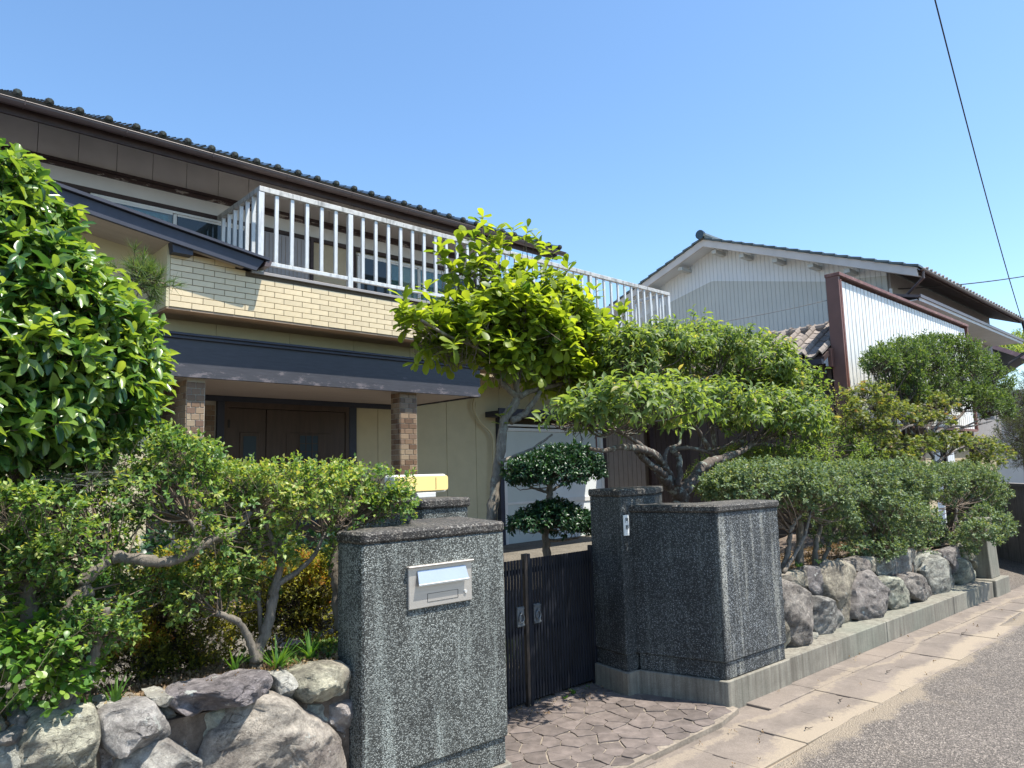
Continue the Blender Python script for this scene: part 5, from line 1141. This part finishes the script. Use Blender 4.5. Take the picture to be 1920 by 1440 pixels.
holly('flat-topped yellow-green holly in the middle of the left hedge', (1.95, 3.2, .78), [(L3([(478,1258),(482,1230),(500,1180),(512,1120),(525,1060),(530,1010)], 3.1), .029, .016), (L3([(480,1240),(468,1200),(445,1165),(405,1150)], 3.05), .02, .012), (L3([(515,1100),(560,1070),(590,1040),(610,1000),(640,985)], 3.1), .014, .006), (L3([(492,1195),(487,1150),(485,1110)], 3.15), .014, .008), (L3([(528,1060),(500,990),(470,940)], 3.1), .014, .006)],
      [blob(440,915,60,32,hY,.3), blob(520,905,85,28,hY,.35), blob(610,910,70,28,hY,.35), blob(480,945,90,34,hY,.33,.75), blob(590,940,80,26,hY,.28,.75), blob(430,1010,55,36,hY,.28,.7), blob(505,1030,60,34,hY,.26,.7), blob(415,1085,62,42,hY+.1,.28,.7), blob(375,1125,48,34,hY+.1,.25,.6), blob(470,1100,34,30,hY+.1,.2,.5)], tb=.2, mat=ML_box, net=170, clump=11.)
holly('rounded dark green holly end tuft next to the yellow lamp', (2.25, 3.25, .8), [(L3([(640,1180),(632,1110),(625,1060),(640,1010),(665,970)], 3.15), .03, .014)], [blob(695,925,62,36,hY-.02,.28), blob(735,945,36,32,hY-.05,.22), blob(665,950,50,34,hY,.25), blob(640,1010,25,40,hY,.2,.5), blob(645,1050,22,30,hY,.2,.5)], tb=.06)
holly('thin holly leaning out over the boulders at the lower left', (.95, 2.98, .78), [(L3([(110,1330),(150,1265),(172,1235),(190,1180),(200,1140)], 2.96), .024, .012)], [blob(190,1165,50,30,2.98,.18), blob(165,1200,40,30,2.98,.18,.7), blob(210,1190,30,25,2.98,.15,.7)], net=40)
# vine mound at the corner
holly('leafy vine mound tumbling over the wall at the lower left corner', (.5, 3.0, .78), [], [blob(60,1245,75,55,3.0,.25), blob(10,1280,70,60,2.95,.25), blob(100,1220,60,40,3.0,.2), blob(40,1310,80,35,2.95,.2), blob(110,1270,40,40,2.98,.18), blob(-60,1200,90,90,3.05,.3)], dens=330, ll=.035, lw=.024, mat=ML_ivy, grp=None, net=0, name='vine', cat_='vine', T=T_obo, k=6, L=.07, tb=.18)
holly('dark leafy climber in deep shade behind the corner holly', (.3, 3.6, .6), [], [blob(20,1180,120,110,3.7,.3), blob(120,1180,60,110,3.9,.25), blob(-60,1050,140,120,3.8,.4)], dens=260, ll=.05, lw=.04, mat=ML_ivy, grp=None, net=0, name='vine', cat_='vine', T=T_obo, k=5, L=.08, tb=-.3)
holly('added mass of dark evergreen leaves that darkens the gaps behind the left hedge', (1.5, 4.8, .4), [], [blob(x_, 1090+30*math.sin(x_), 90, 85, 4.7, .3) for x_ in (-20, 110, 240, 370, 480, 600)]+[blob(x_, 1190, 90, 50, 4.6, .25) for x_ in (60, 200)], dens=110, ll=.055, lw=.03, mat=ML_cam, grp=None, net=0, name='added_leaf_backing', cat_='hedge', T=T_obo, k=8, L=.10)  # added dark foliage, put in so the bright yard does not show through
# azaleas with yellow tips
def azalea(label, base, bl, tb=0.): holly(label, base, [(L3([(bl[0][0], bl[0][1]+60), (bl[0][0]+5, bl[0][1]+10)], bl[0][4]), .012, .006)], [blob(*b) for b in bl], dens=900, ll=.026, lw=.012, mat=ML_aza, grp='azaleas behind the left hedge', net=240, tb=tb, clump=8., name='azalea', k=6, L=.06, twig=M_twigd, up=1.2, netr=.004, bk=M_twigd)
azalea('sparse twiggy azalea with glowing yellow-red tips, under the bent limb', (1.4, 4.0, .55), [(300,1170,75,90,3.75,.3), (350,1100,70,55,3.8,.3), (250,1240,45,45,3.6,.2), (370,1200,60,60,3.8,.3), (330,1260,70,30,3.7,.25)], .0)
azalea('azalea with bright yellow top just left of the mailbox pillar', (2.2, 4.0, .5), [(555,1110,75,60,3.8,.3), (600,1100,60,50,3.8,.3), (520,1150,60,60,3.9,.3), (620,1160,40,60,3.8,.25)], .05)
for i, (x, y, rx, ry) in enumerate([(345,1078,55,30), (545,1072,55,22), (605,1095,32,28), (245,1215,42,32)]):
    P, D, _ = shoots([blob(x, y, rx, ry, 3.72 if i != 3 else 3.55, .18)], 900, 1.4, .4, .5, .2, -.2, 0); A = leaves(P, D, 7, .05, .024, .009, (60, 30), .5, 0, .3)
    r_ = [o for o in bpy.data.objects if o.name.startswith('azalea') and o.type == 'EMPTY'][0 if i in (0, 3) else 1]; put_leaves(A, T_small, ML_aza, r_, smooth=False)

# right hedge
hr = 2.98
grp = 'clipped privets of the right hedge'
def rh(label, limbs, bl, tb=0): holly(label, tuple(bl[0]['c']*[1, 1, 0]+[0, 0, .6]), limbs, bl, dens=520, ll=.034, lw=.021, mat=ML_boxr, grp=grp, net=110, tb=tb, clump=5.5, name='privet_shrub', k=8, L=.06, netr=.005, amp=.22)
rh('dense privet just right of the dark gate pillar, on several slanting stems', [(L3([(1466,1075),(1478,1030),(1484,990),(1500,965)], 2.95), .024, .018), (L3([(1468,1075),(1490,1040),(1508,1005),(1520,960)], 2.9), .018, .012), (L3([(1500,1060),(1500,1000),(1495,950)], 3.2), .04, .03), (L3([(1528,1065),(1530,1020),(1540,985)], 3.1), .03, .02), (L3([(1540,1060),(1560,1010),(1580,980)], 3.1), .02, .012)],
   [blob(1400,915,70,35,hr+.1,.3), blob(1470,920,75,42,hr,.35), blob(1530,915,70,40,hr,.35), blob(1440,890,90,22,hr+.2,.35), blob(1580,1000,45,30,hr,.25,.8), blob(1545,955,60,30,hr,.3), blob(1360,910,40,28,hr+.25,.3)])
rh('broad middle privet of the right hedge, hanging over the boulders', [(L3([(1640,1040),(1645,1010),(1660,980)], 3.1), .03, .02), (L3([(1700,1045),(1690,1000),(1680,960)], 3.1), .028, .018)],
   [blob(1600,915,75,42,hr,.35), blob(1670,915,75,45,hr,.35), blob(1640,955,80,35,hr,.35), blob(1650,1000,60,28,hr-.05,.28), blob(1620,890,80,18,hr+.2,.3), blob(1710,980,50,30,hr,.3,.7), blob(1700,1028,60,22,hr-.1,.22), blob(1640,1030,50,16,hr-.1,.2)])
rh('privet at the far end of the right hedge above the concrete post', [(L3([(1800,1030),(1795,990),(1790,950)], 2.95), .035, .02)],
   [blob(1740,915,70,40,hr,.3), blob(1800,910,60,35,hr,.3), blob(1845,925,38,40,hr-.1,.3), blob(1850,985,36,36,hr-.15,.3), blob(1760,1010,60,26,hr-.05,.25), blob(1800,990,50,30,hr,.3,.6), blob(1830,950,45,30,hr,.3,.8), blob(1780,888,80,14,hr+.2,.3), blob(1873,965,18,25,hr-.1,.15), blob(1856,985,32,32,2.36,.2), blob(1835,1000,30,20,2.38,.18), blob(1770,1028,60,20,hr-.15,.2)])
# behind the hedge
holly('bright yellow-green feathery bush beside the plum trunk', (6.2, 4.6, .5), [], [blob(1335,905,38,32,4.5,.25), blob(1360,880,45,30,4.6,.3), blob(1400,870,50,28,4.7,.3)], dens=500, ll=.04, lw=.014, mat=ML_plum, grp=None, net=0, tb=.1, name='low_bush', k=7, L=.08)
holly('loose green shrub between the plum crown and the right hedge', (8.0, 4.0, .5), [(L3([(1560,940),(1565,880),(1560,830)], 3.9), .03, .015)], [blob(1540,860,80,32,3.8,.35), blob(1590,845,55,42,3.9,.35), blob(1480,865,60,25,3.9,.3), blob(1630,865,55,25,3.9,.3)], dens=330, ll=.045, lw=.018, mat=ML_plum, grp=None, net=80, tb=-.1, name='loose_shrub', k=7, L=.09)
holly('sparse yellowish shrub with upright shoots before the brown screen edge', (8.8, 4.2, .5), [(L3([(1590,900),(1590,840),(1585,790)], 4.1), .02, .01)], [blob(1575,790,26,60,4.1,.25,.6), blob(1612,830,40,45,4.1,.3,.6), blob(1645,845,40,30,4.1,.25,.6)], dens=330, ll=.036, lw=.02, mat=ML_plum, grp=None, net=110, tb=.3, name='sparse_shrub', k=6, L=.12, up=1.6)
# round evergreen
eY = 3.9
tree('round_evergreen', 'dense round-headed evergreen with many slender stems in front of the white screen', 'tree', (11.0, 3.9, .5),
     [(L3([(1722,905),(1730,840),(1738,805),(1752,780),(1765,740)], eY), .06, .03)]+[(L3(q, eY+rnd.uniform(-.2, .2)), .034, .010) for q in ([(1732,830),(1760,795),(1775,760),(1780,700)], [(1735,825),(1790,790),(1820,755),(1850,720)], [(1730,830),(1800,805),(1850,780)], [(1728,840),(1715,790),(1690,740)], [(1740,810),(1745,770),(1720,700)], [(1740,820),(1780,800),(1815,800),(1860,790)], [(1732,835),(1700,800),(1670,760)])],
     [blob(1680,690,48,45,eY,.45), blob(1720,675,55,42,eY,.5), blob(1780,685,65,48,eY,.5), blob(1835,715,50,50,eY,.5), blob(1740,735,75,40,eY,.5), blob(1690,740,40,30,eY,.4), blob(1865,765,30,42,eY,.4), blob(1810,755,60,38,eY,.5), blob(1650,685,25,22,eY,.3), blob(1760,650,60,16,eY,.3)],
     170, 7, .11, .068, .024, T_small, ML_ever, M_barkd, M_twigd, single=0, net=220, netr=.014, up=.9, jit=.5, inner=.5, amp=.16, lowcut=-.55, clump=3.2, th=(60, 28), smooth=False, tr=.003)
def maple(label, base, limbs, bl, tb=0): return tree('maple_tree', label, 'tree', base, limbs, [blob(*b) for b in bl], 150, 5, .07, .05, .05, T_maple, ML_map, M_barkd, M_twigd, net=90, netr=.008, up=.5, jit=.7, inner=.5, amp=.2, lowcut=-.4, th=(80, 50), upn=1.2, droop=.1, tb=tb, smooth=False, tr=.002)
maple('small maple in cloud-like tiers with yellowing leaves, left of the round evergreen', (9.6, 3.8, .5), [(L3([(1640,900),(1655,850),(1680,815),(1700,800),(1745,790)], 3.7), .045, .015), (L3([(1680,815),(1660,800),(1640,770)], 3.7), .022, .01), (L3([(1655,850),(1625,815),(1615,780)], 3.7), .022, .01)],
      [(1630,745,42,24,3.7,.3), (1655,775,50,24,3.6,.3), (1690,780,42,22,3.6,.3), (1745,760,38,22,3.6,.3), (1640,805,40,22,3.65,.3), (1740,790,45,18,3.6,.3), (1605,780,22,25,3.7,.2)], .05)
maple('low spreading maple over the far end of the hedge', (11, 3.6, .5), [(L3([(1750,900),(1752,870),(1740,845),(1700,835)], 3.5), .035, .012), (L3([(1752,870),(1800,840),(1850,830)], 3.5), .022, .01)],
      [(1700,838,60,15,3.5,.35), (1760,830,60,16,3.5,.35), (1820,838,50,18,3.5,.35), (1862,852,28,22,3.4,.3), (1680,860,45,15,3.5,.3), (1840,868,38,16,3.4,.3)], -.02)
# juniper at the right edge, bamboo beyond the roofs
tree('juniper', 'grey-green feathery conifer cut by the right edge of the picture', 'tree', (15.5, 4.4, .2), [(L3([(1925,900),(1920,830),(1922,760)], 4.3), .05, .02)], [blob(1912,770,30,40,4.3,.4), blob(1905,820,30,40,4.3,.4), blob(1945,790,50,90,4.3,.5), blob(1915,860,22,20,4.3,.3)], 120, 9, .16, .06, .008, T_small, ML_jun, M_bark, M_twigd, net=60, up=.9, amp=.3, lowcut=-.8, smooth=False)
tree('bamboo_grove', 'light green feathery treetop far behind the roofs at the right edge', 'tree', (46, 12, 0), [([np.array([46., 12, 0]), np.array([46.2, 12, 4]), G(1912, 660, Y=12.)], .15, .05)], [blob(1905,655,18,18,12,1.5), blob(1930,650,30,26,12,1.5), blob(1895,668,12,10,12,1.)], 9, 9, .5, .28, .07, T_small, ML_plum, M_bark, M_twig, net=20, netr=.05, smooth=False)

# grass tufts, ground plants
def tuft(px, py, Y, n, L, label, grp='grass tufts on top of the boulder wall', mat=ML_ivy, w_=.008, z=None):
    c = G(px, py, Y=Y); root = empty('grass_tuft', tuple(c), label, 'grass tuft', grp); m = MB(); V = []; f = []; T = []
    for i in range(n):
        a = rnd.uniform(0, 6.28); l = L*rnd.uniform(.6, 1.1); lean = rnd.uniform(.2, .9); d = np.array([math.cos(a), math.sin(a), 0]); s = np.array([-d[1], d[0], 0])*w_; b0 = len(V); c0 = c+d*rnd.uniform(0, .015)
        for t in (0, .35, .7, 1):
            p = c0+d*l*lean*t**1.4+np.array([0, 0, l*(t-.45*lean*t*t)]); V += [p-s*(1-t*.9), p+s*(1-t*.9)]; T += [.2+.6*rnd.random()]*2
        f += [(b0+2*k, b0+2*k+1, b0+2*k+3, b0+2*k+2) for k in range(3)]
    me = mesh(V, f, mat); at = me.attributes.new('tint', 'FLOAT', 'POINT'); at.data.foreach_set('value', np.array(T, np.float32)); o = link('blades', me, root); o['kind'] = 'stuff'
for q in [(215,1320,2.97,12,.13,'grass tuft with wide arching blades above the left boulders'), (520,1262,3.0,34,.16,'dense grass tuft right of the forked holly trunk'), (582,1235,3.0,22,.13,'grass tuft beside the mailbox pillar'), (165,1330,2.95,7,.06,'tiny sprout above the leftmost boulder'), (440,1255,3.05,9,.10,'short grass left of the forked trunk')]: tuft(*q)
for q, l_ in zip([(1150,1283,3.66,20,.05), (1100,1296,3.63,22,.05), (1075,1300,3.6,14,.04), (1128,1288,3.6,18,.05), (1060,1310,3.58,12,.03)], ['rightmost weed tuft at the foot of the nameplate pillar', 'middle weed tuft under the right gate leaf', 'second weed tuft from the left under the black gate', 'weed tuft just left of the nameplate pillar foot', 'leftmost and smallest weed sprig under the black gate']): tuft(*q, l_, 'weeds under the gate')
for q, l_ in zip([(1500,1070,3.0,26,.10), (1540,1062,3.0,22,.09), (1480,1085,2.9,18,.08)], ['middle fern-like tuft at the foot of the right hedge', 'right fern-like tuft at the foot of the right hedge', 'leftmost fern-like tuft, beside the dark gate pillar']): tuft(*q, l_, 'tufts under the right hedge')
def cover(name, label, x0, x1, y0, y1, zf, n, ll, lw, mat, T=T_small, up=1., T_=None):
    P = np.stack([rng.uniform(x0, x1, n), rng.uniform(y0, y1, n), np.zeros(n)], 1); P[:, 2] = [zf(p[0], p[1]) for p in P]; D = unit(np.stack([rng.normal(0, .6, n), rng.normal(0, .6, n), np.full(n, up)], 1)); A = leaves(P, D, 3, .02, ll, lw, (80, 50), .5)
    o = link(name, leafmesh(A, T, mat, False)); tag(o, label, kind='stuff')
cover('ground_cover', 'low green ground cover on the left bed', 1.45, 2.0, 3.0, 3.6, lambda x, y: .79-(y-3)*.12, 900, .025, .012, ML_box)
cover('leaf_litter', 'dry leaves and bark chips on the left bed', .1, 2.2, 2.95, 3.7, lambda x, y: .80-(y-3)*.15, 2600, .022, .012, ML_dry, up=.15)
cover('leaf_litter', 'dry leaves on the right bed', 4.9, 10.0, 3.2, 4, lambda x, y: .59, 2200, .025, .014, ML_dry, up=.15)
cover('leaf_litter', 'scattered fallen leaf scraps on paving and gutter', 3.0, 9.5, 1.9, 2.6, lambda x, y: .018, 45, .016, .009, ML_dry, up=.1)
cover('leaf_litter', 'fallen leaf scraps before the gate', 3.0, 4.3, 3.4, 3.7, lambda x, y: .03, 60, .018, .01, ML_dry, up=.1)
cover('ground_cover', 'green plants in the yard behind the gate', 3.0, 6.5, 4.3, 7.5, lambda x, y: .12, 5000, .05, .02, ML_ever)
# twigs on the gutter covers
for (x, y, a, l) in [(5.9, 2.2, .1, .10), (4.35, 2.12, -.2, .06), (5.0, 2.18, .3, .07), (7.6, 2.15, .1, .14)]:
    P = [np.array([x+l*t*math.cos(a), y+l*t*math.sin(a)+.01*math.sin(t*5), .02+.004*math.sin(t*7)]) for t in (0, .3, .6, 1)]; o = MB().tube(P, [.004, .003, .003, .001], 5).build('fallen_twig', M_twigd); tag(o, {5.9: 'dead twig on the gutter below the middle of the boulder wall', 6.6: 'dead twig just beyond the kerb joint', 4.35: 'short dead twig near the dark pillar corner', 5.0: 'short dead twig below the first boulders', 3.85: 'tiny twig nearest the camera on the gutter', 7.6: 'farthest dead twig along the kerb', 8.8: 'longest and farthest dead twig along the kerb'}[x], 'twig', 'dead twigs in the gutter')
# cobweb veils on the hedges
mw, ntw, bw_ = newmat('cobweb'); tw = N(ntw, 'BsdfTransparent'); df = N(ntw, 'BsdfDiffuse'); df.inputs[0].default_value = (.7, .75, .75, 1); mxw = N(ntw, 'MixShader')
nv = noise(ntw, coords(ntw, (1, 1, 4)), 30, 8, .75); fw = ramp(ntw, nv, [(.48, (.0,)*3), (.85, (.16,)*3)]); ntw.links.new(fw, mxw.inputs[0]); ntw.links.new(tw.outputs[0], mxw.inputs[1]); ntw.links.new(df.outputs[0], mxw.inputs[2]); ntw.links.new(mxw.outputs[0], ntw.nodes['Material Output'].inputs[0])
def web(pts, Y, label):
    P = L3(pts, Y); m = MB(); V = []; n = 8
    for j in range(n+1):
        for i in range(n+1):
            u, v = i/n, j/n; p = (P[0]*(1-u)+P[1]*u)*(1-v)+(P[3]*(1-u)+P[2]*u)*v; p = p+np.array([0, .0, -.03*math.sin(u*math.pi)*math.sin(v*math.pi)]); V.append(p+rng.normal(0, .003, 3))
    o = link('cobweb', mesh(V, [(j*(n+1)+i, j*(n+1)+i+1, (j+1)*(n+1)+i+1, (j+1)*(n+1)+i) for j in range(n) for i in range(n)], mw, True)); tag(o, label, 'cobweb', 'cobweb veils on the hedges')
web([(50,893),(215,880),(290,905),(90,900)], [3.05,3.1,2.9,2.85], 'thin sagging cobweb below the big left evergreen'); False and web([(190,838),(310,832),(300,845),(200,845)], [3.1, 3.1, 2.85, 2.85], 'cobweb strand over the left holly top')
False and web([(270,905),(390,905),(380,925),(290,930)], [2.95, 2.95, 2.8, 2.8], 'cobweb sheet on the dark left holly'); web([(1440,872),(1720,876),(1720,884),(1440,884)], [3.1, 3.1, 2.85, 2.85], 'cobweb veil along the flat top of the right hedge')
web([(1575,935),(1600,915),(1600,925),(1590,937)], [2.7, 2.7, 2.65, 2.65], 'small cobweb in the face of the right hedge')
